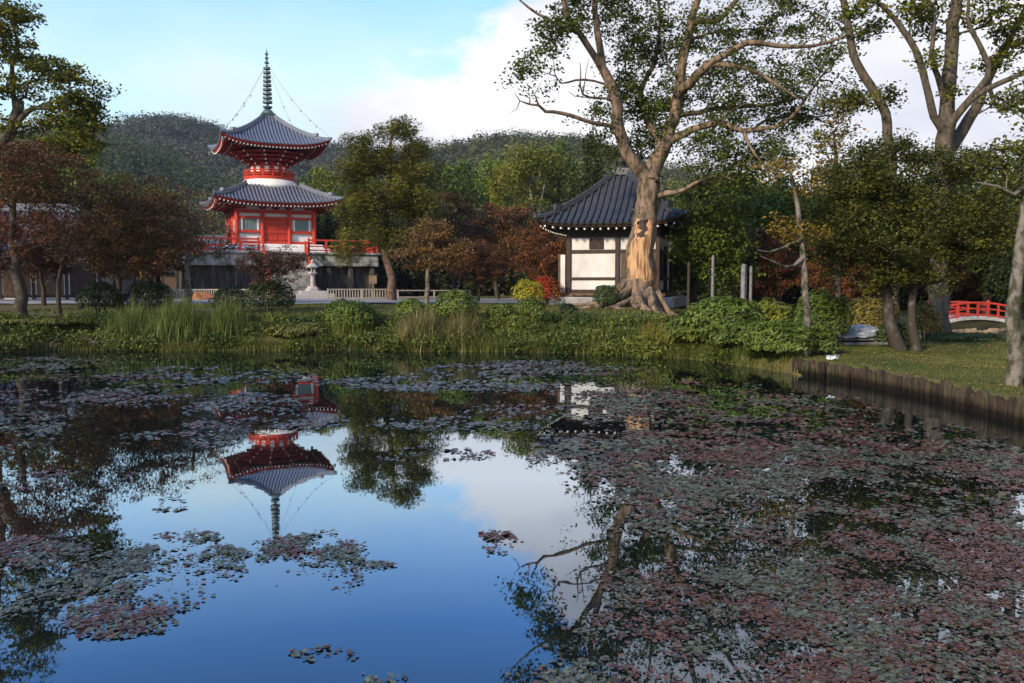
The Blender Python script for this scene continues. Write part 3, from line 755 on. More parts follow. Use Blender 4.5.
m = MB(); m.box((0, -.03, 1.76), (.7, .2, .06)); m.build('cap', MATS['dwood'], e)
e = onG(202, 57)
def rock(name, p, r, mat, label, cat, seed, group=None):
    m = MB(); r_ = np.random.default_rng(seed); k, n = 10, 6; V = []; ph = r_.uniform(0, 9)
    for i in range(n + 1):
        th = PI * i / n
        for j in range(k):
            a = 2 * PI * j / k; q = 1 + (.25 if name != 'rock' else .5) * (vnoise(np.array(i * 1.7 + ph), np.array(min(j, k - j) * 1.9 + ph)) - .5) * 2 * math.sin(th)
            V.append((r[0] * q * math.sin(th) * math.cos(a), r[1] * q * math.sin(th) * math.sin(a), r[2] * (math.cos(th) * q + .35)))
    m.add(V, [(i * k + j, (i + 1) * k + j, (i + 1) * k + (j + 1) % k, i * k + (j + 1) % k) for i in range(n) for j in range(k)])
    o = m.build(name, mat, None); o.location = p; tag(o, label, cat, group); return o
rock('rock', e, (.62, .45, .42), MATS['orange'], 'rusty orange mound on the gravel left of the pagoda steps', 'rock', 3)

# ------------------------------------------------------------------ hills and forest
def hill(name, prof, D, depth, seed, ncrown, c1, c2, csize, label):
    px = np.array([a for a, b in prof]); py = np.array([b for a, b in prof])
    pxs = np.linspace(px[0], px[-1], 90); vs_ = np.linspace(0, 1, 22)
    tops = np.interp(pxs, px, py)
    xs_ = np.array([W(a, b, D).x for a, b in zip(pxs, tops)]); zs_ = np.array([W(a, b, D).z for a, b in zip(pxs, tops)])
    def H(x, v):   # v 0 front foot, .72 ridge, 1 behind
        r = np.interp(x, xs_, zs_)
        prof_ = np.where(v < .72, np.sin(np.clip(v / .72, 0, 1) * PI / 2) ** 1.05, np.cos(np.clip((v - .72) / .28, 0, 1) * PI / 2))
        y = D + (v - .72) * depth
        lump = (fbm(x / 55, y / 55 + seed, seed, 3) - .5) * 26 * np.clip(1 - prof_, 0, .6)
        return (r * prof_) + lump * (v < .72), y
    XX, VV = np.meshgrid(xs_, vs_); ZZ, YY = H(XX, VV)
    nx, ny = len(xs_), len(vs_); id_ = (np.arange(ny - 1)[:, None] * nx + np.arange(nx - 1)[None]).ravel()
    me = np_mesh(name, np.stack([XX.ravel(), YY.ravel(), ZZ.ravel() - .5], 1), np.stack([id_, id_ + 1, id_ + nx + 1, id_ + nx], 1), smooth=True)
    pmat(name + '_m', tuple(c * .6 for c in c1), .95, .1, noise=.6, scale=.05)
    tag(link(name, me, MATS[name + '_m']), kind='structure')
    r_ = np.random.default_rng(seed); x = r_.uniform(xs_[0], xs_[-1], ncrown); v = r_.uniform(.05, .80, ncrown)
    z, y = H(x, v); cr = csize * r_.uniform(.5, 1.5, ncrown)
    k = 130; d = unit(r_.normal(size=(ncrown, k, 3))); d[:, :, 2] = np.abs(d[:, :, 2]) * 1.15 - .15
    P = np.stack([x, y, z], 1)[:, None] + d * cr[:, None, None] * r_.uniform(.65, 1.05, (ncrown, k, 1))
    P[:, :, 2] += (cr * .25)[:, None]
    P = P.reshape(-1, 3); t = np.repeat(np.clip(r_.uniform(0, 1, ncrown) * .6 + (fbm(x / 40, y / 40, seed + 2, 3) - .5) * 2.4 + .2, 0, 1), k)
    V = leaf_arrays(P, csize * .165, up=.3, out=d.reshape(-1, 3) * 1.3, r=r_, elong=1.2)
    me = np_mesh(name + '_forest', V, quads(len(P)), rep4(colvar(len(P), c1, c2, .16, np.clip(t + r_.uniform(-.15, .15, len(P)), 0, 1), r_)))
    tag(link('hill_forest', me, MATS['leaf']), label, 'forest', None, 'stuff')
hill('hills', [(-250, 200), (-60, 170), (60, 148), (110, 137), (140, 141), (160, 133), (185, 129), (215, 136), (235, 144), (290, 152), (345, 160), (420, 172), (520, 190), (700, 215), (900, 235)], 620, 330, 5, 3600, (.040, .048, .032), (.075, .08, .055), 7.0, 'dark wooded mountain rising behind the red pagoda')  # leaf colours greyed and lightened to stand in for distance haze
hill('hills', [(-300, 215), (0, 165), (70, 150), (120, 150), (160, 163), (200, 180), (240, 196), (300, 212), (400, 240)], 330, 150, 9, 1800, (.04, .06, .024), (.08, .095, .035), 4.4, 'greener wooded slope in front of the dark mountain, behind the left trees')
hill('hills', [(250, 250), (330, 215), (400, 188), (430, 168), (455, 157), (480, 151), (520, 148), (555, 151), (590, 158), (640, 175), (700, 190), (800, 215), (1000, 232), (1200, 240)], 420, 220, 14, 3400, (.035, .05, .022), (.12, .12, .045), 4.8, 'wooded hill behind the tall pine and the small hall')

# ------------------------------------------------------------------ hero trees
def targets(blobs, seed, Yd):
    """blobs: (px, py, rx px, ry px, depth radius m, depth offset, n)"""
    r_ = np.random.default_rng(seed); T = []
    for px, py, rx, ry, rd, dy, n in blobs:
        c = W(px, py, Yd + dy); s = (Yd + dy) / F
        T.append(ell(n, c, (rx * s, rd, ry * s), r_, 2.0))
    return np.concatenate(T)
def LP(Yd, pts):  # pts (px, py[, dy])
    return [W(p[0], p[1], Yd + (p[2] if len(p) > 2 else 0)) for p in pts]

# camphor
CY = 33.0
s = Skel(11); s.k = .76; base = onG(641, CY)
tr = s.limb([base + Vector((0, 0, -.3))] + LP(CY, [(641, 285), (641, 255), (644, 225), (648, 198), (649, 185)]), [1.0, .78, .70, .60, .56, .54], step=.3, wob=.02)
top = tr[-1]; t2 = tr[-3]
l1 = s.limb(LP(CY, [(637, 169, -.2), (620, 135, -.5), (614, 96, -.6), (601, 63, -.8), (600, 46, -.9), (596, 20, -1), (594, -10, -1), (588, -60, -1.2), (580, -120, -1)]), [.40, .34, .30, .27, .2, .17, .15, .12, .09, .05], top)
l1n = {q: l1[int(len(l1) * f)] for q, f in (('a', .22), ('b', .42), ('c', .36), ('d', .31))}
lb = s.limb(LP(CY, [(582, 38, -1.2), (567, 15, -1.5), (560, -15, -1.6), (548, -60, -2)]), [.17, .15, .12, .09, .04], l1n['b'])
s.limb(LP(CY, [(560, 26, -1.8), (535, 12, -2.2), (516, -4, -2.4), (500, -30, -2.4), (480, -50, -2.5)]), [.11, .09, .06, .04, .03, .02], lb[len(lb) // 3])
s.limb(LP(CY, [(562, 30, -1.6), (556, 42, -1.8), (546, 58, -2)]), [.05, .04, .03, .015], lb[len(lb) // 3])
dead = []
dd = s.limb(LP(CY, [(590, 122, -1), (562, 113, -1.4), (545, 111, -1.6), (537, 104, -1.8), (528, 104, -1.9), (519, 100, -2), (514, 92, -2)]), [.11, .10, .09, .075, .06, .045, .03, .012], l1n['a'])
s.limb(LP(CY, [(533, 98, -1.9), (538, 90, -2), (541, 82, -2)]), [.04, .03, .02, .008], dd[int(len(dd) * .72)])
s.limb(LP(CY, [(530, 96, -1.9), (524, 90, -2)]), [.035, .02, .008], dd[int(len(dd) * .78)])
s.limb(LP(CY, [(516, 110, -2), (510, 113, -2)]), [.03, .02, .008], dd[int(len(dd) * .9)])
d2 = s.limb(LP(CY, [(597, 98, -1), (584, 96, -1.4), (580, 88, -1.6), (581, 76, -1.8), (580, 62, -2)]), [.07, .06, .05, .045, .035, .012], l1n['d'])
s.limb(LP(CY, [(586, 72, -1.9), (589, 58, -2)]), [.035, .02, .008], d2[int(len(d2) * .6)])
s.limb(LP(CY, [(574, 96, -1.8), (568, 91, -2)]), [.03, .02, .01], d2[int(len(d2) * .35)])
d3 = s.limb(LP(CY, [(590, 80, -1), (572, 81, -1.4), (564, 84, -1.6), (556, 78, -1.9), (554, 66, -2), (552, 54, -2)]), [.06, .055, .05, .04, .03, .02, .01], l1n['c'])
s.limb(LP(CY, [(545, 73, -2), (538, 70, -2)]), [.03, .02, .008], d3[int(len(d3) * .7)])
r1 = s.limb(LP(CY, [(654, 165, .2), (665, 142, .3), (675, 112, .3), (679, 84, .2), (684, 56, 0), (692, 20, 0), (700, -10, -.2), (712, -60, -.2), (716, -120, 0)]), [.46, .42, .36, .30, .24, .21, .18, .15, .11, .05], top)
def at_f(ch, f): return ch[int(len(ch) * f)]
r2 = s.limb(LP(CY, [(693, 81, -.8), (711, 63, -1.4), (722, 57, -1.7), (749, 43, -2), (782, 46, -2), (812, 46, -2), (845, 36, -2), (870, 20, -2)]), [.24, .22, .19, .16, .13, .11, .08, .05, .02], at_f(r1, .30))
s.limb(LP(CY, [(749, 69, -2.2), (782, 88, -2.6), (800, 100, -2.8)]), [.12, .10, .07, .03], at_f(r2, .28))
r3 = s.limb(LP(CY, [(700, 112, .6), (723, 108, 1.2), (769, 105, 2), (810, 95, 2.4)]), [.15, .13, .11, .08, .03], at_f(r1, .25))
r4 = s.limb(LP(CY, [(693, 130, 0), (718, 123, -.6), (746, 130, -1), (782, 124, -1.2), (800, 106, -1.2), (822, 76, -1.3), (846, 48, -1.3)]), [.20, .18, .15, .13, .1, .08, .05, .02], at_f(r1, .16))
s.limb(LP(CY, [(772, 118, .5), (817, 117, .8), (858, 108, 1)]), [.08, .07, .05, .02], at_f(r4, .45))
s.limb(LP(CY, [(752, 150, -1.3), (764, 165, -1.5), (772, 182, -1.5)]), [.08, .06, .04, .015], at_f(r4, .4))
s.limb(LP(CY, [(718, 20, .4), (736, 0, .6), (760, -40, 1), (780, -80, 1)]), [.16, .14, .12, .08, .04], at_f(r1, .55))
s.limb(LP(CY, [(664, 194, -.3), (678, 192, -.6), (695, 184, -.9), (715, 176, -1.2), (735, 180, -1.5)]), [.16, .14, .11, .08, .05, .02], t2)
s.limb(LP(CY, [(640, 100, .8), (655, 60, 1), (660, 20, 1.2), (655, -40, 1.5)]), [.16, .14, .11, .08, .04], at_f(r1, .13))
CB = [(560, 28, 26, 14, 1, -1.6, 16), (540, 50, 16, 12, .6, -2, 8), (523, 72, 15, 10, .6, -2.2, 9), (575, 5, 25, 18, 1, -1, 14), (612, 12, 20, 22, 1.2, 0, 14),
      (642, 22, 30, 26, 2, .5, 30), (668, 50, 28, 24, 2, 1, 24), (632, 62, 24, 22, 1.5, .5, 18), (625, 100, 26, 26, 1.4, .5, 24), (655, 105, 26, 26, 1.2, 1, 26), (598, 108, 14, 14, .8, -.5, 8),
      (650, 140, 30, 20, 1.4, 1, 20), (612, 150, 18, 22, 1, .8, 14), (710, 30, 40, 24, 2, 0, 30), (765, 22, 38, 22, 2, 0, 26), (815, 22, 30, 18, 1.5, -1, 14), (725, 72, 38, 18, 1.6, -1, 20),
      (785, 80, 42, 22, 1.6, -1, 34), (735, 112, 36, 16, 1.6, 0, 28), (795, 112, 36, 14, 1.4, 0, 26), (712, 150, 34, 22, 1.4, 0, 30), (765, 155, 34, 18, 1.5, -.5, 30), (735, 175, 40, 14, 1.5, -.5, 20), (690, 95, 30, 24, 1.4, .5, 20), (840, 100, 22, 20, 1.2, 0, 12), (830, 60, 24, 22, 1.2, -1, 10), (700, 180, 30, 16, 1.2, -.6, 10),
      (600, -60, 60, 50, 2.5, 0, 36), (690, -70, 80, 60, 3, 0, 60), (780, -50, 60, 45, 2.5, 0, 34), (640, -130, 80, 40, 3, 0, 34), (730, -140, 60, 35, 3, 0, 24), (545, -25, 40, 30, 1.5, -2, 14)]
T = targets([c[:6] + (int(c[6] * 1.4),) for c in CB], 4, CY)
s.grow(T, step=.55, bend=.22, jit=.10, w=.22, minh=4.2)
T2 = np.concatenate([T, T + np.random.default_rng(1).normal(size=T.shape) * .45])
camphor = finish_tree('camphor_tree', 'huge old camphor tree with a forked trunk stripped to orange wood beside the small hall', 'tree', base, s, T2, 'bark_camphor',
            dict(nleaf=23, rc=.42, size=.092, flat=.55, cm=.7), rtip=.012, ex=2.5, cols=((.03, .055, .014), (.10, .125, .025)), kbig=16, rough=.07)
# stripped wood, hollow and roots
def trunk_patch(a0, a1, zlo, zhi, grow_, seed):
    m = MB(); r_ = np.random.default_rng(seed); NA, NZ = 22, 26
    P = np.array([s.P[i] for i in tr]); R = np.array([s.rfix[i] for i in tr])
    def f(a, b):
        z = zlo + (zhi - zlo) * b; edge_ = .16 * math.sin(b * 9 + seed) + .12 * math.sin(b * 23 + 1) + .08 * math.sin(b * 51)
        an = (a0 - edge_) + (a1 + edge_ - a0 + .08 * math.sin(b * 14)) * a
        cx = np.interp(z, P[:, 2], P[:, 0]); cy = np.interp(z, P[:, 2], P[:, 1]); rr = np.interp(z, P[:, 2], R)
        taper = min(1, 6 * a, 6 * (1 - a), 5 * b + .1, 5 * (1 - b) + .1)
        rr = rr - .06 + grow_ * taper + .045 * vnoise(np.array(an * 9), np.array(z * .9), seed) * taper
        return Vector((cx + rr * math.cos(an), cy + rr * math.sin(an), z)) - base
    m.grid(f, NA, NZ); return m
zb_ = base.z
trunk_patch(-2.75, -.72, zb_ + 1.0, zb_ + 3.55, .12, 5).build('stripped_wood', MATS['stripped'], camphor, smooth=True)
trunk_patch(-2.2, -1.5, zb_ + 2.7, zb_ + 3.5, .16, 7).build('hollow_patch', MATS['dwood'], camphor, smooth=True)  # dark patch laid over the trunk, its colour imitating the shade of a cavity
m = MB(); r_ = np.random.default_rng(3)
for i in range(44):
    a = 2 * PI * i / 44 + r_.uniform(-.2, .2); L_ = r_.uniform(.5, 2.5); ps = []; rr = []; kk = r_.uniform(.35, 1.05)
    for j in range(8):
        t = j / 7; rad_ = .56 + L_ * t; aa = a + .35 * math.sin(3 * t + i) * t
        x = rad_ * math.cos(aa); y = rad_ * math.sin(aa); zz = gz(base.x + x, base.y + y) - base.z
        w1 = .06 * math.sin(9 * t + i * 2.1); ps.append((x + w1, y + w1, zz + kk * (1 - t) ** 2.4 + .03 + .03 * math.sin(11 * t + i))); rr.append((.13 * (1 - t) ** .8 + .025) * (1 + .25 * math.sin(7 * t + i)))
    m.tube(ps, rr, 7)
m.build('roots', MATS['bark_camphor'], camphor, smooth=True)

# big many trunked tree on the right
s = Skel(21); s.k = .8; YB = 27.0; base = onG(938, YB)
tr = s.limb([base] + LP(YB, [(940, 260), (941, 200), (943, 150), (944, 130)]), [.42, .36, .33, .32, .31]); fork = tr[-1]; f2 = tr[-5]
a1 = s.limb(LP(YB, [(949, 81), (953, 32), (957, -5), (962, -60), (965, -120)]), [.29, .27, .23, .2, .14, .05], fork)
b1 = s.limb(LP(YB, [(934, 117, -.3), (929, 92, -.5), (920, 64, -.6), (910, 40, -.7), (897, 22, -.8), (885, 8, -.9), (868, -4, -1), (850, -30, -1.2)]), [.17, .15, .14, .13, .12, .10, .09, .08, .03], fork)
s.limb(LP(YB, [(938, 75, -.3), (931, 58, -.5), (934, 22, -.6), (928, -8, -.6), (925, -60, -.8)]), [.13, .11, .09, .08, .06, .03], at_f(a1, .12))
c1_ = s.limb(LP(YB, [(950, 150, .5), (960, 136, .8), (976, 110, 1), (986, 84, 1.1), (1004, 48, 1.2), (1026, 8, 1.3), (1045, -50, 1.4)]), [.28, .26, .25, .21, .18, .16, .12, .05], f2)
s.limb(LP(YB, [(964, 107, -.4), (980, 88, -.6), (989, 70, -.8), (978, 42, -1), (967, 20, -1), (972, -20, -1)]), [.16, .14, .12, .11, .09, .07, .03], fork)
s.limb(LP(YB, [(972, 99, -.5), (1000, 83, -.8), (1030, 70, -1), (1060, 55, -1)]), [.13, .12, .10, .09, .05], fork)
s.limb(LP(YB, [(1000, 110, .8), (1030, 97, .6), (1060, 85, .6)]), [.10, .08, .06, .03], at_f(c1_, .45))
T = targets([(930, 15, 26, 18, 1, 0, 12), (905, 12, 20, 12, .8, -.6, 7), (975, 12, 28, 22, 1, 0, 16), (1010, 30, 22, 26, 1, .5, 14), (995, 62, 22, 10, .8, .5, 7), (930, 60, 14, 12, .6, -.6, 5), (1005, 100, 20, 12, .7, 0, 6), (860, 5, 18, 14, .8, -1, 6),
             (950, -60, 70, 50, 2, 0, 44), (1040, -40, 40, 60, 2, 0, 24), (880, -60, 40, 36, 1.5, -1, 18), (950, 95, 12, 10, .6, -.3, 3), (980, -120, 70, 40, 2, 0, 24)], 6, YB)
s.grow(T, step=.45, bend=.2, jit=.1, w=.2, minh=5)
finish_tree('broadleaf_tree', 'tall lichen spotted tree with several thick diverging stems above the dense dark tree', 'tree', base, s, T, 'bark', dict(nleaf=46, rc=.5, size=.10), rtip=.012, cols=((.04, .07, .015), (.16, .15, .02)), seed=8, rough=.05)
# leaning trunk
s = Skel(22); s.k = .85; YL = 29.0; base = onG(893, YL)
tr = s.limb([base] + LP(YL, [(893, 240), (892, 180), (889, 145), (886, 113), (868, 84), (853, 52), (847, 20), (843, -10), (838, -80)]), [.22, .21, .2, .19, .18, .17, .15, .14, .12, .06])
T = targets([(868, 30, 24, 12, .8, 0, 8), (880, 90, 16, 14, .7, 0, 7), (862, 100, 20, 10, .8, 0, 5), (840, 100, 24, 14, .9, 0, 8), (838, -60, 46, 36, 1.5, 0, 30), (822, 140, 18, 20, .8, 0, 6)], 7, YL)
s.grow(T, step=.45, bend=.2, jit=.1, w=.2, minh=4)
finish_tree('leaning_tree', 'slim grey trunk leaning left against the sky with a few leaf tufts', 'tree', base, s, T, 'bark', dict(nleaf=40, rc=.45, size=.10), rtip=.011, cols=((.035, .065, .015), (.14, .12, .02)), seed=9)
# sparse reddish tree between the camphor and the leaning trunk
s = Skel(23); YS = 31.0; base = onG(838, YS)
tr = s.limb([base] + LP(YS, [(838, 220), (836, 170), (834, 130)]), [.12, .1, .08, .03])
T = targets([(836, 140, 24, 26, 1, 0, 26), (826, 170, 18, 14, .8, 0, 10)], 12, YS); s.grow(T, step=.4, w=.2, minh=3)
finish_tree('sparse_tree', 'thin tree with loose reddish and yellow leaves between camphor and leaning trunk', 'tree', base, s, T, 'bark_dark', dict(nleaf=14, rc=.5, size=.10), rtip=.011, cols=((.09, .09, .02), (.28, .12, .05)), seed=10)

# dense dark tree on the right bank
s = Skel(31); YD = 20.6; base = onG(900, YD)
s.limb([base] + LP(YD, [(890, 320), (886, 285), (884, 250), (880, 210)]), [.17, .14, .12, .10, .06])
s.limb([base + Vector((.38, -.1, 0))] + LP(YD, [(912, 320, -.1), (914, 280), (920, 240), (935, 200)]), [.12, .10, .08, .07, .04])
T = targets([(905, 230, 82, 42, 1.8, 0, 120), (858, 240, 42, 36, 1.4, 0, 64), (958, 225, 46, 40, 1.5, 0, 60), (885, 186, 40, 16, 1.3, 0, 36), (850, 170, 20, 10, .8, 0, 14), (915, 160, 24, 12, .9, 0, 18), (958, 172, 30, 14, 1.1, 0, 22), (992, 208, 24, 14, 1, 0, 18), (990, 245, 26, 18, 1, 0, 18), (868, 152, 14, 9, .6, 0, 10), (902, 146, 10, 8, .5, 0, 8), (975, 158, 12, 8, .5, 0, 8), (836, 192, 18, 10, .8, 0, 12), (826, 228, 18, 16, .8, 0, 14), (900, 278, 56, 12, 1.2, 0, 34)], 14, YD)
s.grow(T, step=.4, bend=.2, w=.25, minh=1.6)
T2 = np.concatenate([T, T + np.random.default_rng(2).normal(size=T.shape) * .22])
finish_tree('dense_evergreen', 'dense dark round crowned evergreen with twin mossy trunks on the right bank', 'tree', base, s, T2, 'bark_dark', dict(nleaf=60, rc=.32, size=.052, flat=.6, cm=.75), rtip=.009, cols=((.016, .03, .01), (.10, .10, .02)), seed=11)
# slender tree at the corner of the wooden revetment
s = Skel(32); s.k = .8; YC = 19.3; base = onG(806, YC)
tr = s.limb([base] + LP(YC, [(807, 345), (806, 300), (803, 260), (800, 225), (796, 195), (790, 175), (784, 160)]), [.13, .11, .10, .085, .075, .06, .045, .02], wob=.05)
s.limb(LP(YC, [(790, 268, -.3), (775, 262, -.6), (760, 256, -.8)]), [.05, .04, .03, .012], at_f(tr, .5))
s.limb(LP(YC, [(788, 245, -.3), (770, 252, -.6), (757, 250, -.8)]), [.04, .03, .025, .012], at_f(tr, .58))
T = targets([(788, 228, 22, 12, .5, 0, 14), (812, 232, 16, 12, .5, 0, 8), (775, 170, 22, 14, .6, 0, 12), (800, 185, 18, 12, .5, 0, 6)], 15, YC); s.grow(T, step=.3, w=.2, minh=2.4)
finish_tree('slender_tree', 'slender lichen covered trunk with orange leaves at the corner of the log revetment', 'tree', base, s, T, 'bark_pale', dict(nleaf=26, rc=.3, size=.065), rtip=.008, cols=((.22, .12, .02), (.12, .10, .02)), seed=12)
# pale trunk at the right edge
s = Skel(33); s.k = .88; YE = 13.8; base = onG(1014, YE)
tr = s.limb([base] + LP(YE, [(1014, 355), (1012, 320), (1016, 270), (1024, 215), (1028, 170), (1034, 110), (1042, 40)]), [.15, .125, .115, .105, .095, .085, .07, .05], wob=.04)
s.limb(LP(YE, [(1012, 196, -.2), (996, 186, -.3), (975, 182, -.4)]), [.045, .035, .025, .012], at_f(tr, .58))
T = targets([(995, 160, 20, 14, .5, 0, 12), (1015, 150, 16, 16, .5, 0, 10), (1010, 185, 18, 10, .5, 0, 8), (1050, 100, 40, 50, 1, 0, 40)], 16, YE); s.grow(T, step=.25, w=.2, minh=2)
finish_tree('pale_trunk_tree', 'pale speckled trunk rising from the grass bank at the right edge of the photo', 'tree', base, s, T, 'bark_pale', dict(nleaf=26, rc=.26, size=.055), rtip=.007, cols=((.03, .06, .015), (.12, .11, .02)), seed=13)

# left: tall evergreen leaning in over the top left
s = Skel(41); YG = 33.0; base = onG(-30, YG)
tr = s.limb([base] + LP(YG, [(-22, 220), (-10, 160), (10, 130), (20, 100)]), [.4, .34, .3, .22, .15])
s.limb(LP(YG, [(-20, 100), (-30, 40), (-30, -30)]), [.25, .2, .15, .08], at_f(tr, .6))
s.limb(LP(YG, [(30, 110), (55, 108), (80, 100)]), [.12, .1, .07, .03], at_f(tr, .8))
s.limb(LP(YG, [(12, 70), (18, 45), (10, 20)]), [.1, .08, .06, .03], at_f(tr, .9))
T = targets([(15, 15, 24, 12, 1, 0, 22), (0, 40, 30, 22, 1.4, 0, 34), (38, 58, 20, 16, 1, 0, 20), (60, 75, 26, 16, 1.2, 0, 26), (85, 95, 26, 18, 1.2, 0, 34), (65, 115, 34, 16, 1.4, 0, 36), (20, 88, 26, 14, 1.2, 0, 18), (88, 125, 20, 18, 1, 0, 22), (-40, 60, 50, 60, 2, 0, 70), (75, 145, 30, 14, 1.2, 0, 22), (10, 128, 20, 10, 1, 0, 10), (-20, -20, 50, 30, 1.5, 0, 30)], 17, YG)
s.grow(T, step=.5, bend=.2, w=.22, minh=4)
finish_tree('tall_evergreen', 'tall green tree reaching into the sky at the top left corner', 'tree', base, s, T, 'bark', dict(nleaf=46, rc=.5, size=.10, flat=.36, cm=.75), rtip=.013, cols=((.025, .045, .013), (.15, .15, .02)), seed=14)

def maple(label, px, Yd, trunk, blobs, cols, seed, bark='bark_dark', r0=.2, name='maple_tree', nleaf=34, rc=.42, size=.085, group=None, minh=1.2, twigs=0, step=.35, flat=.4):
    s = Skel(seed); base = onG(px, Yd); pts = [base] + LP(Yd, trunk); n = len(pts)
    tr = s.limb(pts, list(np.linspace(r0, r0 * .35, n)), wob=.07)
    T = targets(blobs, seed, Yd); s.grow(T, step=step, bend=.2, jit=.12, w=.25, minh=base.z + minh)
    return finish_tree(name, label, 'tree', base, s, T, bark, dict(nleaf=nleaf, rc=rc, size=size, flat=flat), rtip=.009, cols=cols, seed=seed, group=group)
BR = ((.045, .032, .016), (.12, .065, .03)); RB_ = ((.05, .03, .018), (.13, .05, .028)); OB = ((.10, .07, .025), (.20, .10, .035))
maple('red brown maple with thick mottled forked trunk at the left edge', 22, 27.5, [(20, 290), (16, 265), (12, 235), (14, 200)], [(15, 160, 45, 22, 2, 0, 50), (10, 195, 55, 22, 2.4, 0, 56), (20, 228, 50, 20, 2.2, 0, 26), (60, 225, 26, 26, 2, 0, 34), (45, 160, 34, 18, 1.6, 0, 34), (0, 255, 50, 16, 2, 0, 14), (40, 185, 40, 14, 1.5, 0, 20)], RB_, 51, r0=.22, nleaf=34, size=.065)
maple('slim dark maple between the forked trunk and the first round shrub', 60, 29, [(58, 285), (62, 265), (70, 240)], [(85, 200, 36, 26, 2, 0, 44), (88, 245, 40, 26, 2, 0, 46)], BR, 52, r0=.09, nleaf=30, size=.065)
maple('brown leaved maple behind the two dark round shrubs', 122, 31, [(118, 285), (116, 262), (120, 235)], [(115, 205, 46, 36, 2.4, 0, 80), (140, 240, 52, 32, 2.4, 0, 90), (95, 245, 40, 30, 2, 0, 50), (150, 200, 34, 24, 1.6, 0, 40)], ((.05, .032, .014), (.11, .065, .022)), 53, r0=.13, nleaf=44, size=.065)
maple('thinly leaved maple with bare pale twigs left of the pagoda', 189, 32, [(188, 290), (187, 272), (190, 250), (188, 225), (186, 200)], [(190, 215, 38, 26, 2, 0, 60), (200, 245, 34, 26, 1.8, 0, 50), (170, 232, 34, 28, 1.8, 0, 50), (215, 222, 30, 14, 1.4, 0, 22)], ((.11, .05, .025), (.13, .09, .06)), 54, bark='bark_pale', r0=.14, nleaf=24, rc=.36, size=.06)
maple('low purple brown shrub maple in front of the pagoda steps', 268, 29.5, [(268, 300), (272, 285)], [(268, 268, 22, 20, 1, 0, 60), (290, 262, 20, 20, .9, 0, 44), (255, 258, 18, 16, .8, 0, 26)], ((.06, .03, .03), (.09, .05, .035)), 55, r0=.05, nleaf=44, rc=.24, size=.05, minh=.3, name='shrub_maple')
maple('orange brown maple with a pale forked trunk right of the pine', 427, 43, [(427, 290), (428, 270), (432, 245), (434, 228)], [(432, 232, 26, 14, 1.4, 0, 40), (415, 252, 26, 16, 1.6, 0, 46), (452, 250, 24, 16, 1.6, 0, 40), (435, 265, 30, 10, 1.6, 0, 26)], OB, 56, bark='bark_pale', r0=.15, nleaf=32, rc=.42, size=.09, minh=1.8)
# pine
s = Skel(61); YP = 55.0; base = onG(392, YP)
tr = s.limb([base] + LP(YP, [(391, 280), (386, 255), (382, 235), (384, 210), (388, 180), (390, 150), (392, 130)]), [.34, .27, .25, .22, .2, .17, .12, .06], wob=.03)
T = targets([(395, 130, 20, 10, 1.5, 0, 16), (412, 145, 20, 14, 1.8, 0, 20), (365, 145, 20, 14, 1.8, 0, 18), (382, 160, 36, 16, 2.4, 0, 34), (358, 170, 20, 16, 2, 0, 20), (415, 175, 24, 16, 2, 0, 26), (385, 195, 42, 18, 2.6, 0, 46), (360, 215, 26, 18, 2.2, 0, 30), (415, 210, 30, 18, 2.4, 0, 36), (375, 238, 32, 16, 2.4, 0, 32), (425, 195, 22, 18, 2, 0, 16), (350, 250, 14, 12, 1.2, 0, 8), (402, 240, 22, 14, 2, 0, 14)], 18, YP)
s.grow(T, step=.6, bend=.15, jit=.08, w=.2, minh=3.5)
finish_tree('pine_tree', 'tall dark pine with tufted needles standing between pagoda and brown maples', 'tree', base, s, T, 'bark_pine', dict(nleaf=120, rc=.66, size=.075, flat=.75, elong=4.5, up=.9, cm=.7), rtip=.02, cols=((.028, .046, .014), (.19, .18, .035)), seed=19)

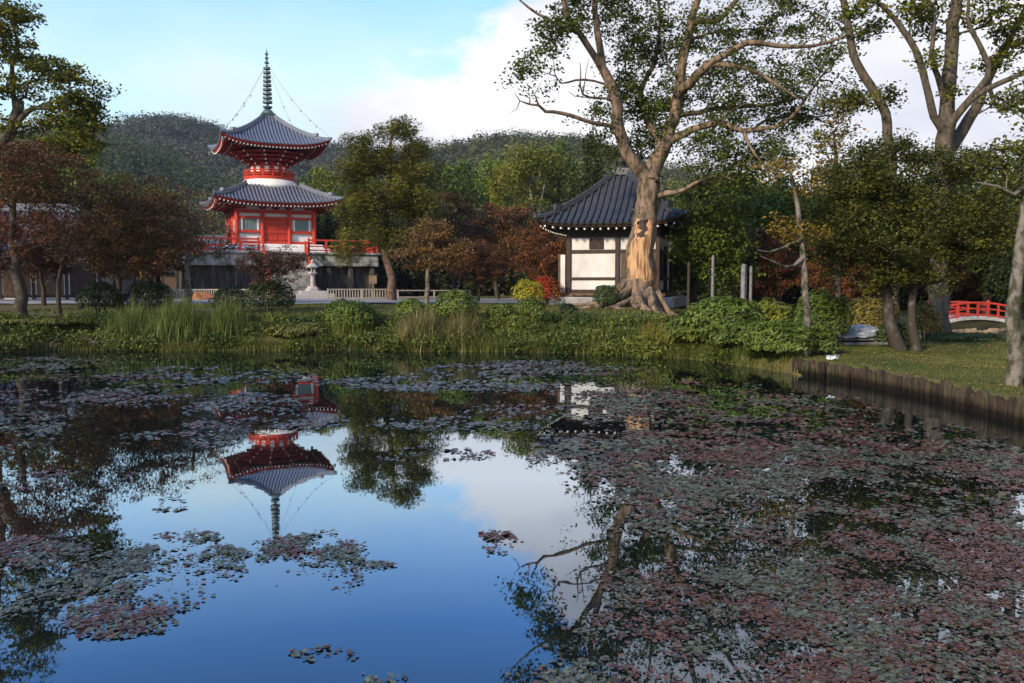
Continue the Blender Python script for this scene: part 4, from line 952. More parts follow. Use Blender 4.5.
# ------------------------------------------------------------------ background trees: four sources, copied
def proto(kind, seed):
    s = Skel(seed); r_ = np.random.default_rng(seed)
    if kind == 'broad':
        s.limb([(0, 0, 0), (.1, 0, 2), (.1, .1, 4), (0, 0, 6)], [.32, .26, .2, .12]); bl = [((0, 0, 6.6), (3.2, 3.2, 3.0), 90), ((1.6, 0, 5.0), (2.4, 2.4, 2.2), 40), ((-1.5, .6, 5.4), (2.4, 2.4, 2.2), 40), ((.3, -1.2, 3.6), (2.6, 2.2, 1.6), 30)]
        cols = ((.025, .05, .014), (.075, .09, .02)); lf = dict(nleaf=60, rc=1.0, size=.2, flat=.7); bark = 'bark_dark'; mh = 1.5
    elif kind == 'tall':
        s.limb([(0, 0, 0), (.3, 0, 2.5), (.1, .1, 5), (.5, 0, 7), (.6, 0, 9)], [.2, .17, .14, .1, .04]); s.limb([(-.5, .2, 6), (-.9, .3, 7.5), (-1, .2, 8.8)], [.09, .07, .05, .02], 8)
        bl = [((.4, 0, 8.6), (1.8, 1.8, 1.3), 40), ((-.9, 0, 7.8), (1.5, 1.5, 1.4), 30), ((1.2, 0, 7.0), (1.3, 1.3, 1.0), 18), ((0, 0, 5.5), (1.5, 1.5, .9), 12)]
        cols = ((.05, .075, .02), (.13, .13, .03)); lf = dict(nleaf=44, rc=.7, size=.15, flat=.6); bark = 'bark_pale'; mh = 3.5
    elif kind == 'maple':
        s.limb([(0, 0, 0), (.2, 0, 1), (0, .2, 2.2), (.3, 0, 3.6)], [.2, .17, .13, .07]); bl = [((0, 0, 4.2), (3.4, 3.0, 1.3), 70), ((1.8, 0, 3.0), (2.4, 2.4, 1.0), 40), ((-1.8, 0, 2.9), (2.4, 2.4, 1.1), 40), ((0, -.5, 2.3), (3.0, 2.2, .8), 30)]
        cols = ((.045, .028, .014), (.12, .055, .022)); lf = dict(nleaf=54, rc=.62, size=.12, flat=.35); bark = 'bark_dark'; mh = .9
    else:
        s.limb([(0, 0, 0), (0, 0, 3), (0, 0, 6), (.1, 0, 10)], [.28, .22, .14, .03]); bl = [((0, 0, 1.5 + k * 1.05), (1.9 - k * .21,) * 2 + (.7,), 30 - 3 * k) for k in range(8)]
        cols = ((.012, .024, .01), (.04, .055, .016)); lf = dict(nleaf=54, rc=.6, size=.15, flat=1.1, up=.1); bark = 'bark_dark'; mh = .8
    T = np.concatenate([ell(n, c, r, r_, 2.4) for c, r, n in bl]); s.grow(T, step=.7, bend=.15, w=.2, minh=mh)
    nm = {'broad': 'broadleaf_tree', 'tall': 'tall_thin_tree', 'maple': 'maple_tree', 'cedar': 'cedar_tree'}[kind]
    return finish_tree(nm, 'x', 'tree', Vector((0, 0, 0)), s, T, bark, lf, rtip=.02, cols=cols, seed=seed)
PR = {}; used = set()
HT = {'broad': 9.4, 'tall': 9.9, 'maple': 5.4, 'cedar': 10.2}; WD = {'broad': 7.0, 'tall': 4.6, 'maple': 8.0, 'cedar': 4.4}
def bgtree(kind, px, Yd, ytop, wpx, label, tint=(1, 1, 1), group='trees behind the far bank', rz=None, var=0):
    key = (kind, var)
    if key not in PR: PR[key] = proto(kind, 100 + var * 7 + len(kind))
    src = PR[key]
    o = src if key not in used else copy_tree(src)
    used.add(key)
    p = onG(px, Yd); ztop = W(px, ytop, Yd).z; h = ztop - p.z; sz = h / HT[kind]; sx = wpx * Yd / F / WD[kind]
    o.location = p; o.rotation_euler = (0, 0, random.uniform(0, 6.28) if rz is None else rz); o.scale = (sx, sx, sz)
    tag(o, label, 'tree', group)
    for c in o.children:
        if c.name.startswith('crown'): c.color = (*tint, 1)
G_ = 'trees behind the far bank'
BGT = [
 ('maple', 44, 44, 212, 100, 'brown maple half hiding the long tiled building at the left', (.9, .85, .9)),
 ('broad', 712, 35.6, 186, 84, 'green tree reaching over the right corner of the small hall roof', (1.3, 1.35, 1.1)),
 ('broad', 322, 92, 172, 60, 'yellow green tree in the gap between pagoda roof and tall pine', (2.29, 1.95, 1.10)),
 ('broad', 352, 84, 190, 75, 'dark evergreen behind the tall pine, right of the pagoda wall', (1.01, 1.10, 0.88)),
 ('broad', 335, 78, 222, 44, 'low dark green tree behind the right end of the red railing', (1.49, 1.56, 0.99)),
 ('cedar', 440, 105, 150, 44, 'dark pointed cedar at the right shoulder of the tall pine', (1.32, 1.32, 1.00)),
 ('broad', 462, 100, 165, 60, 'mid green bushy tree under the hill crest right of the pine', (1.35, 1.43, 1.10)),
 ('broad', 492, 112, 162, 56, 'pale green feathery tree in the middle of the hill foot', (2.03, 2.08, 1.43)),
 ('tall', 512, 92, 152, 46, 'yellow leaved tall tree with thin pale trunk under the hill', (1.69, 1.44, 0.77)),
 ('tall', 536, 88, 140, 62, 'tallest pale trunked tree before the hill, left of the small hall', (1.23, 1.25, 0.99)),
 ('broad', 560, 95, 145, 50, 'green tree beside the dark cedar left of the small hall roof', (1.35, 1.43, 1.10)),
 ('maple', 452, 62, 196, 84, 'brown maple with dark layered crown just right of the pine', (1.05, 1.08, 0.96)),
 ('maple', 498, 58, 205, 100, 'broad brown maple in the middle of the far bank', (1.20, 1.08, 0.96)),
 ('maple', 545, 50, 222, 84, 'rust tinged maple beside the left wall of the small hall', (1.42, 1.08, 0.96)),
 ('maple', 478, 52, 240, 70, 'low spreading maple on the gravel left of the flowering shrub', (1.12, 0.94, 0.96)),
 ('cedar', 592, 54, 118, 60, 'dark conical cedar rising behind the small hall roof', (1.10, 1.10, 1.00)),
 ('cedar', 572, 60, 150, 50, 'shorter dark cedar left of the small hall roof', (1.21, 1.21, 1.00)),
 ('cedar', 622, 62, 140, 52, 'dark cedar hidden between the two limbs of the camphor', (1.32, 1.43, 1.00)),
 ('broad', 694, 42, 186, 84, 'dark green tree right behind the camphor trunk', (1.22, 1.30, 1.21)),
 ('broad', 735, 45, 176, 96, 'broad green tree above the upright grey posts', (1.28, 1.43, 1.10)),
 ('broad', 778, 48, 180, 80, 'green tree behind the slender trunk with orange leaves', (1.49, 1.43, 1.10)),
 ('maple', 760, 37, 232, 90, 'russet maple low behind the upright grey posts', (1.35, 1.01, 0.96)),
 ('maple', 845, 34, 238, 100, 'dull red brown maple behind the covered pile of boards', (1.50, 1.08, 1.08)),
 ('broad', 828, 46, 168, 70, 'yellowish tree between slender trunk and dense dark evergreen', (2.03, 1.56, 0.88)),
 ('broad', 872, 50, 160, 90, 'green tree behind the left half of the dense dark evergreen', (1.49, 1.43, 0.99)),
 ('broad', 985, 46, 165, 110, 'green tree behind the red bridge', (1.22, 1.23, 0.99)),
 ('cedar', 1018, 40, 140, 60, 'dark cedar at the right edge behind the pale trunk', (1.32, 1.32, 1.00)),
 ('broad', 935, 52, 170, 90, 'dark tree between the evergreen and the red bridge', (1.08, 1.17, 0.99)),
 ('maple', 950, 48, 250, 100, 'low dark maple behind the red bridge railing', (0.90, 0.94, 0.96)),
 ('broad', 20, 80, 140, 90, 'green tree behind the red brown maple at the left edge', (1.49, 1.43, 0.99)),
 ('broad', 72, 82, 128, 84, 'bright yellow green tree below the tall evergreen of the top left', (2.29, 1.95, 0.88)),
 ('broad', 118, 60, 178, 84, 'dark green tree above the brown maple at the left', (1.22, 1.23, 0.99)),
 ('broad', 160, 68, 190, 66, 'dull olive tree left of the low tiled building', (1.35, 1.17, 0.88)),
 ('maple', 118, 44, 205, 96, 'brown maple behind the first dark round shrub', (1.20, 1.15, 0.96)),
 ('maple', 150, 44, 196, 96, 'grey brown maple left of the pagoda in the second row', (1.42, 1.22, 1.08)),
 ('maple', -20, 40, 190, 100, 'deep red maple cut by the left edge of the photo', (1.65, 0.81, 0.84)),
 ('maple', 356, 72, 246, 40, 'low red maple under the pine before the platform end', (2.40, 0.94, 0.72)),
 ('broad', 1100, 45, 150, 140, 'green tree beyond the right edge of the photo', (1.22, 1.30, 0.99)),
 ('broad', -110, 50, 120, 140, 'green tree beyond the left edge of the photo', (1.22, 1.30, 0.99)),
]
for i, a in enumerate(BGT): bgtree(*a, var=i % 2)
# far wood closing the gaps near the ground
def wood(pts, n, c1, c2, size, seed, label, hs):
    r_ = np.random.default_rng(seed); P = []
    px0, px1, Y0, Y1 = pts
    Yd = r_.uniform(Y0, Y1, n); px = r_.uniform(px0, px1, n)
    cx = (px - 512) / F * Yd; hh = np.interp(px, [h[0] for h in hs], [h[1] for h in hs]) * r_.uniform(.0, 1.0, n)
    k = 60; d = unit(r_.normal(size=(n, k, 3))); rr = r_.uniform(.9, 1.6, (n, 1, 1))
    P = np.stack([cx, Yd, .8 + hh], 1)[:, None] + d * rr * r_.uniform(.4, 1.1, (n, k, 1)); P = P.reshape(-1, 3); P = P[P[:, 2] > .3]
    V = leaf_arrays(P, size, up=.3, r=r_); 
    tag(link('undergrowth', np_mesh('undergrowth', V, quads(len(P)), rep4(colvar(len(P), c1, c2, .35, None, r_))), MATS['leaf']), label, 'undergrowth', None, 'stuff')
wood((-60, 300, 88, 104), 420, (.02, .03, .01), (.05, .06, .02), .3, 1, 'dark undergrowth closing the gaps behind the left trees and the pagoda', [(-60, 5), (300, 5)])
wood((300, 600, 74, 96), 900, (.02, .03, .012), (.055, .055, .02), .26, 2, 'dark undergrowth closing the gaps behind the maples of the far bank', [(300, 7), (600, 8)])
wood((640, 1120, 50, 62), 1100, (.016, .026, .01), (.045, .045, .018), .2, 3, 'dark undergrowth under the trees right of the small hall', [(640, 6), (1120, 6)])

# ------------------------------------------------------------------ shrubs
def bush(label, px, Yd, ytop, wpx, cols, seed, name='round_shrub', cat='shrub', group=None, size=.05, dens=1.0, wob=.27, base_py=None, ry=None, sq=2.3, zoff=0):
    b = onG(px, Yd); r_ = np.random.default_rng(seed); zt = W(px, ytop, Yd).z; h = zt - b.z; rx = wpx * Yd / F / 2; ryy = ry or rx * .9
    area = 4 * rx * ryy + 2 * PI * rx * h; n = int(area / size ** 2 * 1.35 * dens)
    d = unit(r_.normal(size=(n, 3))); d[:, 2] = np.where(d[:, 2] < -.55, -d[:, 2], d[:, 2])
    lump = 1 + wob * (fbm(d[:, 0] * 3 + seed, d[:, 1] * 3 + d[:, 2] * 2.3, seed, 3) - .5) * 2
    q = lump * (1 - .28 * r_.uniform(0, 1, n) ** 2); 
    P = np.stack([d[:, 0] * rx, d[:, 1] * ryy, d[:, 2] * h / 2], 1) * q[:, None] + np.array([0, 0, h / 2])
    V = leaf_arrays(P, size * (.8 if name == 'lush_shrub' else 1), up=.25, out=d * .8, r=r_, elong=3.2 if name == 'lush_shrub' else 1.5)
    e = empty(name, b, 0, label, cat, group)
    mixp = np.clip(fbm(P[:, 0] * 2.2, P[:, 1] * 2.2 + P[:, 2] * 2.2, seed + 3, 2) * .9 + r_.uniform(-.25, .25, n), 0, 1)
    link('foliage', np_mesh('foliage', V, quads(n), rep4(colvar(n, cols[0], cols[1], .3, mixp, r_))), MATS['leaf'], e)
    m = MB()
    for i in range(5):
        a = i * 1.257 + seed; m.tube([(0.05 * math.cos(a), .05 * math.sin(a), -.05), (rx * .3 * math.cos(a), ryy * .3 * math.sin(a), h * .35), (rx * .6 * math.cos(a), ryy * .6 * math.sin(a), h * .65)], [.03, .022, .01], 5)
    m.build('stem', MATS['bark_dark'], e)
    return e
DG = ((.018, .03, .012), (.035, .05, .018)); MG = ((.05, .085, .016), (.12, .16, .03)); YG_ = ((.07, .10, .015), (.17, .18, .03))
bush('dark clipped round shrub below the brown maple, first from the left', 101, 30, 282, 44, DG, 1)
bush('dark clipped round shrub beside the pale bank, second from the left', 150, 30.5, 280, 44, DG, 2)
bush('clipped shrub in line with the bare maple trunk and pagoda steps', 229, 31, 287, 34, DG, 3)
bush('larger dark cone shaped shrub in front of the pagoda steps', 270, 30, 280, 46, DG, 4, name='cone_shrub')
bush('bright round shrub on the far bank directly below the orange maple', 456, 27, 290, 46, MG, 5)
bush('small round shrub left of the pair below the flowers', 412, 27.3, 299, 34, MG, 6)
bush('round clipped shrub, left one of the pair beside the yellow flowers', 500, 27.3, 303, 28, MG, 7)
bush('round clipped shrub, right one of the pair beside the yellow flowers', 530, 27.2, 298, 30, MG, 8)
bush('small dark ball shaped shrub before the corner of the hall', 568, 27.6, 304, 17, DG, 9)
bush('wide leafy shrub on the bank right of the cone shaped one', 350, 26.9, 300, 54, MG, 10, wob=.3)
bush('yellow blooming shrub left of the red one beside the hall', 528, 34.5, 280, 32, ((.35, .30, .02), (.16, .18, .03)), 11, name='flowering_shrub', dens=.7, wob=.35)
bush('red blooming shrub against the left side of the hall', 545, 36.5, 277, 36, ((.42, .015, .02), (.14, .08, .02)), 12, name='flowering_shrub', dens=.8, wob=.3)
bush('large lush shrub hanging over the water right of the camphor roots', 722, 22.5, 299, 70, MG, 13, name='lush_shrub', wob=.35, size=.06, ry=1.0)
bush('yellow green shrub between the posts and the slender trunk', 768, 23, 300, 56, YG_, 14, name='lush_shrub', wob=.35, size=.06)
bush('bright feathery shrub right behind the slender trunk', 822, 22, 292, 56, MG, 15, name='lush_shrub', wob=.4, size=.055)
bush('drooping shrub overhanging the water at the corner of the revetment', 782, 19.4, 320, 66, MG, 16, name='lush_shrub', wob=.4, size=.05, ry=.7)
bush('leafy shrub dipping into the water midway between camphor roots and log revetment', 742, 21.4, 322, 74, MG, 31, name='lush_shrub', wob=.4, size=.05, ry=.6)
bush('low shrub trailing in the water directly left of the log revetment corner', 776, 19.9, 338, 62, MG, 34, name='lush_shrub', wob=.4, size=.045, ry=.45)
bush('light green shrub at the waterline left of the drooping ones', 702, 22.9, 326, 56, YG_, 32, name='lush_shrub', wob=.4, size=.05, ry=.6)
bush('small fern like shrub on top of the log revetment corner', 822, 19.6, 332, 26, MG, 33, name='lush_shrub', wob=.4, size=.045, ry=.5)
bush('dark leafy shrub below the camphor roots at the shore', 690, 23.2, 312, 50, ((.035, .06, .015), (.08, .11, .02)), 17, name='lush_shrub', wob=.35, size=.05)
bush('upright shrub between hall lattice and camphor roots', 606, 32, 284, 26, ((.03, .055, .025), (.06, .09, .03)), 18, wob=.4)
bush('dark shrub in the shade at the foot of the twin mossy trunks', 893, 21.4, 322, 34, ((.025, .04, .012), (.05, .07, .02)), 19, wob=.35)
bush('golden grassy shrub left of the twin mossy trunks', 873, 26, 298, 52, ((.22, .16, .04), (.12, .12, .03)), 20, wob=.4, name='golden_shrub')
bush('golden grassy shrub right of the twin mossy trunks', 925, 25, 304, 30, ((.24, .16, .03), (.14, .12, .03)), 21, wob=.4, name='golden_shrub')
bush('low green shrub before the rocks of the red bridge', 965, 24, 333, 70, ((.04, .06, .015), (.08, .10, .02)), 22, wob=.35)
bush('ivy like green shrub at the shore left below the maples', 40, 26.6, 318, 90, ((.035, .05, .012), (.13, .12, .02)), 23, wob=.3, name='lush_shrub', ry=.7)
bush('sagging pale shrub right of the reed bed on the far shore', 300, 26.3, 322, 60, ((.06, .08, .02), (.14, .13, .03)), 24, wob=.4, name='lush_shrub', ry=.6)

# ------------------------------------------------------------------ grasses and reeds
def blades(B_, h, lean, wdt, cols, r_, seg=3, droop=.5):
    n = len(B_); a = r_.uniform(0, 2 * PI, n); d = np.stack([np.cos(a), np.sin(a), np.zeros(n)], 1); side = np.stack([-np.sin(a), np.cos(a), np.zeros(n)], 1)
    h = h * r_.uniform(.5, 1.15, n); ln = lean * r_.uniform(.2, 1.3, n) * h
    V = np.empty((n, seg + 1, 2, 3))
    for i in range(seg + 1):
        t = i / seg; p = B_ + d * (ln * t ** 1.8)[:, None]; p = p + np.stack([np.zeros(n), np.zeros(n), h * (t - droop * .5 * t ** 3 * (ln / np.maximum(h, 1e-3)))], 1)
        w_ = (wdt * (1 - t * .93))[:, None] if not np.isscalar(wdt) else wdt * (1 - t * .93)
        V[:, i, 0] = p - side * w_ / 2; V[:, i, 1] = p + side * w_ / 2
    V = V.reshape(-1, 3); b = (np.arange(n) * (seg + 1) * 2)[:, None]
    Fc = np.concatenate([b + np.array([[2 * i, 2 * i + 1, 2 * i + 3, 2 * i + 2]]) for i in range(seg)], 0)
    return V, Fc, np.repeat(cols, (seg + 1) * 2, axis=0)
def grass_field(name, label, pts, h, lean, wdt, c1, c2, seed, kind='stuff', cat='grass'):
    r_ = np.random.default_rng(seed); B_ = pts
    t = np.clip(fbm(B_[:, 0] * .9, B_[:, 1] * .9, seed, 3) * 1.6 - .3 + r_.uniform(-.25, .25, len(B_)), 0, 1)
    V, Fc, C = blades(B_, h, lean, wdt, colvar(len(B_), c1, c2, .3, t, r_), r_)
    return tag(link(name, np_mesh(name, V, Fc, C), MATS['leaf']), label, cat, None, kind)
def scatter(n, x0, x1, y0, y1, seed, cond):
    r_ = np.random.default_rng(seed); x = r_.uniform(x0, x1, n); y = r_.uniform(y0, y1, n); k = cond(x, y); x, y = x[k], y[k]
    return np.stack([x, y, GZ(x, y)], 1)
def near_shore(x, y, lo, hi):
    d = shore(x, y); return (d > lo) & (d < hi)
# lawn on the right bank
p = scatter(240000, 6, 21, 8, 30, 1, lambda x, y: (shore(x, y) > .18) & (x < .72 * y + 1.5))
grass_field('lawn', 'short mown grass on the right bank behind the log revetment', p, .05, .7, .012, (.04, .07, .012), (.11, .11, .03), 5)
p = scatter(12000, 6, 20, 8, 30, 11, lambda x, y: (shore(x, y) > .15) & (x < .72 * y + 1.5) & (fbm(x * .9, y * .9, 21, 3) > .45))
r_ = np.random.default_rng(4); p[:, 2] += .035 + r_.uniform(0, .015, len(p)); V = leaf_arrays(p, .035, up=2, r=r_)
tag(link('fallen_leaves', np_mesh('fallen_leaves', V, quads(len(p)), rep4(colvar(len(p), (.20, .09, .03), (.22, .16, .05), .4, None, r_))), MATS['leaf']), 'dry fallen leaves scattered on the right bank', 'leaves', None, 'stuff')
# weedy far bank
p = scatter(330000, -17.5, 6.5, 18, 31, 2, lambda x, y: near_shore(x, y, -.06, 3.4) & (y > 19) & ((fbm(x * .8, y * .8, 40, 3) > .36) | (shore(x, y) < .5)))
hh = np.clip(.10 + .30 * fbm(p[:, 0] * .7, p[:, 1] * .7, 8, 3) * (1.25 - shore(p[:, 0], p[:, 1]) / 3.4), .05, 1)
hh = np.where(p[:, 0] < -12, hh * .7, hh)
grass_field('bank_weeds', 'tangled weeds and grass on the far pond bank', p, hh, .75, .02, (.04, .065, .014), (.12, .13, .03), 6)
p = scatter(70000, -20, 8, 27, 46, 3, lambda x, y: (shore(x, y) > 2.6) & (fbm(x * .5, y * .5, 41, 3) > .40))
grass_field('meadow', 'thin short grass on the ground beyond the far bank', p, .10, .7, .03, (.045, .06, .015), (.11, .10, .03), 7)
# pale dead stems at the waterline
p = scatter(26000, -16, 5, 20, 27, 4, lambda x, y: near_shore(x, y, -.12, .35) & (fbm(x * .9, y * .9, 43, 2) > .42))
grass_field('dead_stems', 'pale dead grass stems along the far waterline', p, .34, .9, .014, (.20, .14, .08), (.11, .08, .05), 8)
# leafy weeds giving mass
r_ = np.random.default_rng(77)
p = scatter(60000, -17.5, 6.4, 18, 30, 9, lambda x, y: near_shore(x, y, .1, 2.6) & (fbm(x * 1.1, y * 1.1, 44, 3) > .46))
p[:, 2] += r_.uniform(0, .30, len(p))
c_ = scatter(900, -17.5, 6.4, 18, 30, 19, lambda x, y: near_shore(x, y, -.02, 2.4)); c_ = c_[:170]
k_ = 420; d_ = unit(r_.normal(size=(len(c_), k_, 3))); d_[:, :, 2] = np.abs(d_[:, :, 2]); rr_ = r_.uniform(.18, .46, (len(c_), 1, 1)) * np.array([1.35, 1.1, .95])
mp_ = (c_[:, None] + d_ * rr_ * r_.uniform(.5, 1.12, (len(c_), k_, 1))).reshape(-1, 3); p = np.concatenate([p, mp_]); V = leaf_arrays(p, .05, up=.4, r=r_, elong=2.2)
tag(link('ground_cover', np_mesh('ground_cover', V, quads(len(p)), rep4(colvar(len(p), (.035, .065, .015), (.115, .13, .028), .35, np.clip(fbm(p[:, 0] * .8, p[:, 1] * .8, 4) * 1.8 - .4, 0, 1), r_))), MATS['leaf']), 'small leaved ground cover on the far pond bank', 'ground cover', None, 'stuff')
def reed(label, px, Yd, wpx, ytop, n, cols, seed, name='reed_clump', lean=.45, wdt=.022, group=None, depth=.9):
    r_ = np.random.default_rng(seed); b = onG(px, Yd); zt = W(px, ytop, Yd).z; h = (zt - b.z) * 1.12; rx = wpx * Yd / F / 2
    a = r_.normal(size=(n, 2)) * .42; B_ = np.stack([a[:, 0] * rx, a[:, 1] * depth, np.zeros(n)], 1)
    B_[:, 2] = GZ(B_[:, 0] + b.x, B_[:, 1] + b.y) - b.z
    V, Fc, C = blades(B_, np.full(n, h) * np.exp(-(a[:, 0] ** 2) * .8), lean, wdt, colvar(n, cols[0], cols[1], .3, None, r_), r_, seg=4, droop=.8)
    o = link(name, np_mesh(name, V, Fc, C), MATS['leaf']); o.location = b; return tag(o, label, 'reeds', group)
RG = ((.045, .08, .02), (.13, .155, .045)); RP = ((.09, .10, .04), (.22, .19, .10))
reed('left end of the tall green reed bed below the dark round shrubs', 128, 26.6, 56, 306, 900, RG, 1)
reed('tallest middle part of the green reed bed on the far shore', 178, 26.4, 70, 298, 1500, RG, 2)
reed('right end of the tall green reed bed below the cone shaped shrub', 226, 26.6, 54, 300, 1000, RG, 3)
reed('grass tuft on the shore below the wide leafy shrub', 345, 26.6, 64, 312, 900, ((.05, .08, .02), (.14, .15, .03)), 4)
reed('greyish arching sedge below the small round shrub', 420, 25.9, 60, 308, 1300, RP, 5, lean=.8)
reed('greyish arching sedge below the bright round shrub', 462, 25.8, 54, 312, 1100, RP, 6, lean=.8)
reed('pale straw tuft at the waterline below the orange maple', 406, 25.6, 14, 322, 260, ((.38, .30, .18), (.28, .22, .13)), 7, lean=.5, depth=.25)
reed('green grass tuft on the shore below the pair of round shrubs', 520, 26.2, 66, 322, 1000, RG, 8)
reed('green grass tuft on the shore before the camphor tree', 600, 25.6, 80, 322, 1200, RG, 9)
reed('yellowish grass tuft at the shore right of the camphor roots', 655, 24, 50, 326, 700, ((.12, .12, .02), (.20, .17, .04)), 10)
reed('small reed tuft by the waterline at the far left', 20, 26.2, 90, 330, 500, ((.05, .07, .02), (.12, .11, .03)), 11)

# fallen twigs at the waterline on the left
m = MB(); r_ = np.random.default_rng(9); c = onG(92, 25.6)
for i in range(26):
    a = Vector((r_.uniform(-1.2, 1.2), r_.uniform(-.4, .5), r_.uniform(.0, .2))); d = Vector((r_.uniform(-.7, .7), r_.uniform(-.3, .3), r_.uniform(.0, .35)))
    m.tube([a, a + d * .5 + Vector((0, 0, .06)), a + d], [.014, .01, .004], 4)
o = m.build('fallen_branch', MATS['bark_pale'], None); o.location = c; tag(o, 'tangle of bare fallen twigs lying at the left shore', 'branch')

# ------------------------------------------------------------------ posts behind the camphor
for px, Yd, y0, y1, lb in ((712, 34, 255, 0, 'thin grey post standing alone left of the pair of stone posts'), (743, 33, 264, 0, 'thicker pale stone post, left of the pair under the green tree'), (750, 34, 266, 0, 'thinner stone post, right of the pair under the green tree'), (688, 34, 262, 0, 'dark slim post near the camphor roots')):
    p = onG(px, Yd); h = W(px, y0, Yd).z - p.z; m = MB(); ww = .22 if 'thicker' in lb else .11; m.lathe([(ww * .55, -.1), (ww * .5, h * .97), (ww * .3, h)], 8 if ww < .2 else 4)
    o = m.build('post', MATS['bark_dark' if 'dark' in lb else 'cedar_post'], None); o.location = p; tag(o, lb, 'post')

# ------------------------------------------------------------------ covered pile of boards
p = onG(858, 22.6); p.z -= .02
e = empty('board_pile', p, rad(6), 'pile of grey boards under a silvery tarpaulin on the right bank', 'pile')
for i in range(3):
    m = MB(); m.box((0, 0, .06 + i * .12), (1.25 - .06 * i, .8, .075)); m.build('board', MATS['cedar_post'], e, bevel=.01)
m = MB()
def tf(a, b):
    x = (2 * a - 1) * .64; y = (2 * b - 1) * .47; z = .37 + .13 * (1 - (2 * a - 1) ** 2) * (1 - (2 * b - 1) ** 2) + .06 * float(vnoise(np.array(a * 7.), np.array(b * 5.), 3)); ed = max(abs(2 * a - 1), abs(2 * b - 1))
    return Vector((x, y, z - (.16 if ed > .96 else 0)))
m.grid(tf, 20, 14); m.build('tarpaulin', MATS['tarp'], e, smooth=True)
for i in range(9):
    pass

# ------------------------------------------------------------------ red bridge
YBr = 38.0; a = W(936, 317, YBr); b = W(999, 318, YBr); zb = W(965, 320, YBr).z
mid = (a + b) / 2; e = empty('arched_bridge', (mid.x, mid.y, zb), rad(4), 'small arched footbridge with bright red railings between the trees', 'bridge')
Lh = (b - a).length / 2
def arch(x): return .17 * (1 - (x / Lh) ** 2)
m = MB(); V = []
for i in range(17):
    x = -Lh + 2 * Lh * i / 16
    for y, z in ((-.75, 0), (-.75, .16), (.75, .16), (.75, 0)): V.append((x, y, arch(x) + z - .12))
m.add(V, [(4 * i + j, 4 * i + (j + 1) % 4, 4 * i + 4 + (j + 1) % 4, 4 * i + 4 + j) for i in range(16) for j in range(4)]); m.build('deck', MATS['granite'], e)
for y in (-.72, .72):
    m = MB()
    for k, zz in enumerate((.1, .36, .62)):
        m.tube([(-Lh + 2 * Lh * i / 16, y, arch(-Lh + 2 * Lh * i / 16) + zz) for i in range(17)], .05 if k == 2 else .035, 6)
    for i in range(7):
        x = -Lh + 2 * Lh * i / 6; m.box((x, y, arch(x) + .32), (.07, .07, .64))
        if i in (0, 6): m.lathe([(.05, .68), (.09, .74), (.07, .82), (.01, .9)], 8, (x, y, arch(x)))
    m.build('railing', MATS['red'], e)
for i in range(22):
    r_ = np.random.default_rng(300 + i); px = 948 + (i % 11) * 6 + r_.uniform(-2, 2); Yd = 33.6 + (i // 11) * 1.2
    p = onG(px, Yd); q = r_.uniform(.10, .2); rock('rock', (p.x, p.y, (-.02 if i >= 11 else -.22)), (q, q * .8, q * .8), MATS['rockwarm'], 'warm brown rock in the rough wall below the red bridge', 'rock', i, 'rocks below the red bridge')

# ------------------------------------------------------------------ log revetment
e = empty('log_revetment', (RB[0].x - .09, RB[0].y, 0), 0, 'low wall of upright weathered logs holding the right pond bank', 'revetment')
pmat('log', (.055, .038, .026), .9, .1, col2=(.022, .018, .012), scale=7, streak=(1, 1, .3), bump=.8, thr=(.4, .62)); pmat('log_moss', (.065, .048, .032), .9, .1, col2=(.03, .034, .014), scale=5, bump=.8)
ys = np.linspace(RB[0].y + .25, 3.0, 400); pth = np.stack([np.interp(ys, RBY, RBX), ys], 1); L_ = np.r_[0, np.cumsum(np.linalg.norm(np.diff(pth, axis=0), axis=1))]
for q_ in ('log', 'log_moss'):   # wet foot of each log, darkened in the colour for a deeper reflection
    tt_ = MATS[q_].node_tree; bs = tt_.nodes['Principled BSDF']; src = bs.inputs['Base Color'].links[0].from_socket
    ge = tt_.nodes.new('ShaderNodeNewGeometry'); sx_ = tt_.nodes.new('ShaderNodeSeparateXYZ'); mr_ = tt_.nodes.new('ShaderNodeMapRange'); mr_.inputs[1].default_value = .08; mr_.inputs[2].default_value = .19; mr_.inputs[3].default_value = .22
    tt_.links.new(ge.outputs['Position'], sx_.inputs[0]); tt_.links.new(sx_.outputs[2], mr_.inputs[0]); mu = tt_.nodes.new('ShaderNodeMix'); mu.data_type = 'RGBA'; mu.blend_type = 'MULTIPLY'; mu.inputs[0].default_value = 1
    tt_.links.new(src, mu.inputs[6]); tt_.links.new(mr_.outputs[0], mu.inputs[7]); tt_.links.new(mu.outputs[2], bs.inputs['Base Color'])
r_ = np.random.default_rng(5); t = 0; rest = MB()
while t < L_[-1]:
    x = np.interp(t, L_, pth[:, 0]); y = np.interp(t, L_, pth[:, 1]); rr = r_.uniform(.038, .062); near = y > 11.6
    h = .345 + r_.uniform(-.06, .035); jx, jy = r_.normal(size=2) * .012; mb = MB() if near else rest; lx, ly = r_.normal(size=2) * .012
    mb.tube([(x - RB[0].x + jx + .04, y - RB[0].y + jy, -.5), (x - RB[0].x + .04 + r_.normal() * .01, y - RB[0].y, h * .5), (x - RB[0].x + .04 + lx, y - RB[0].y + ly, h - .02), (x - RB[0].x + .04 + lx, y - RB[0].y + ly, h)], [rr, rr * r_.uniform(.85, 1.05), rr * .95, rr * .75], 8)
    if near: mb.build('log', MATS['log' if r_.uniform() < .65 else 'log_moss'], e, smooth=True)
    t += rr * 1.95
tag(rest.build('logs', MATS['log'], e, smooth=True), kind='stuff')
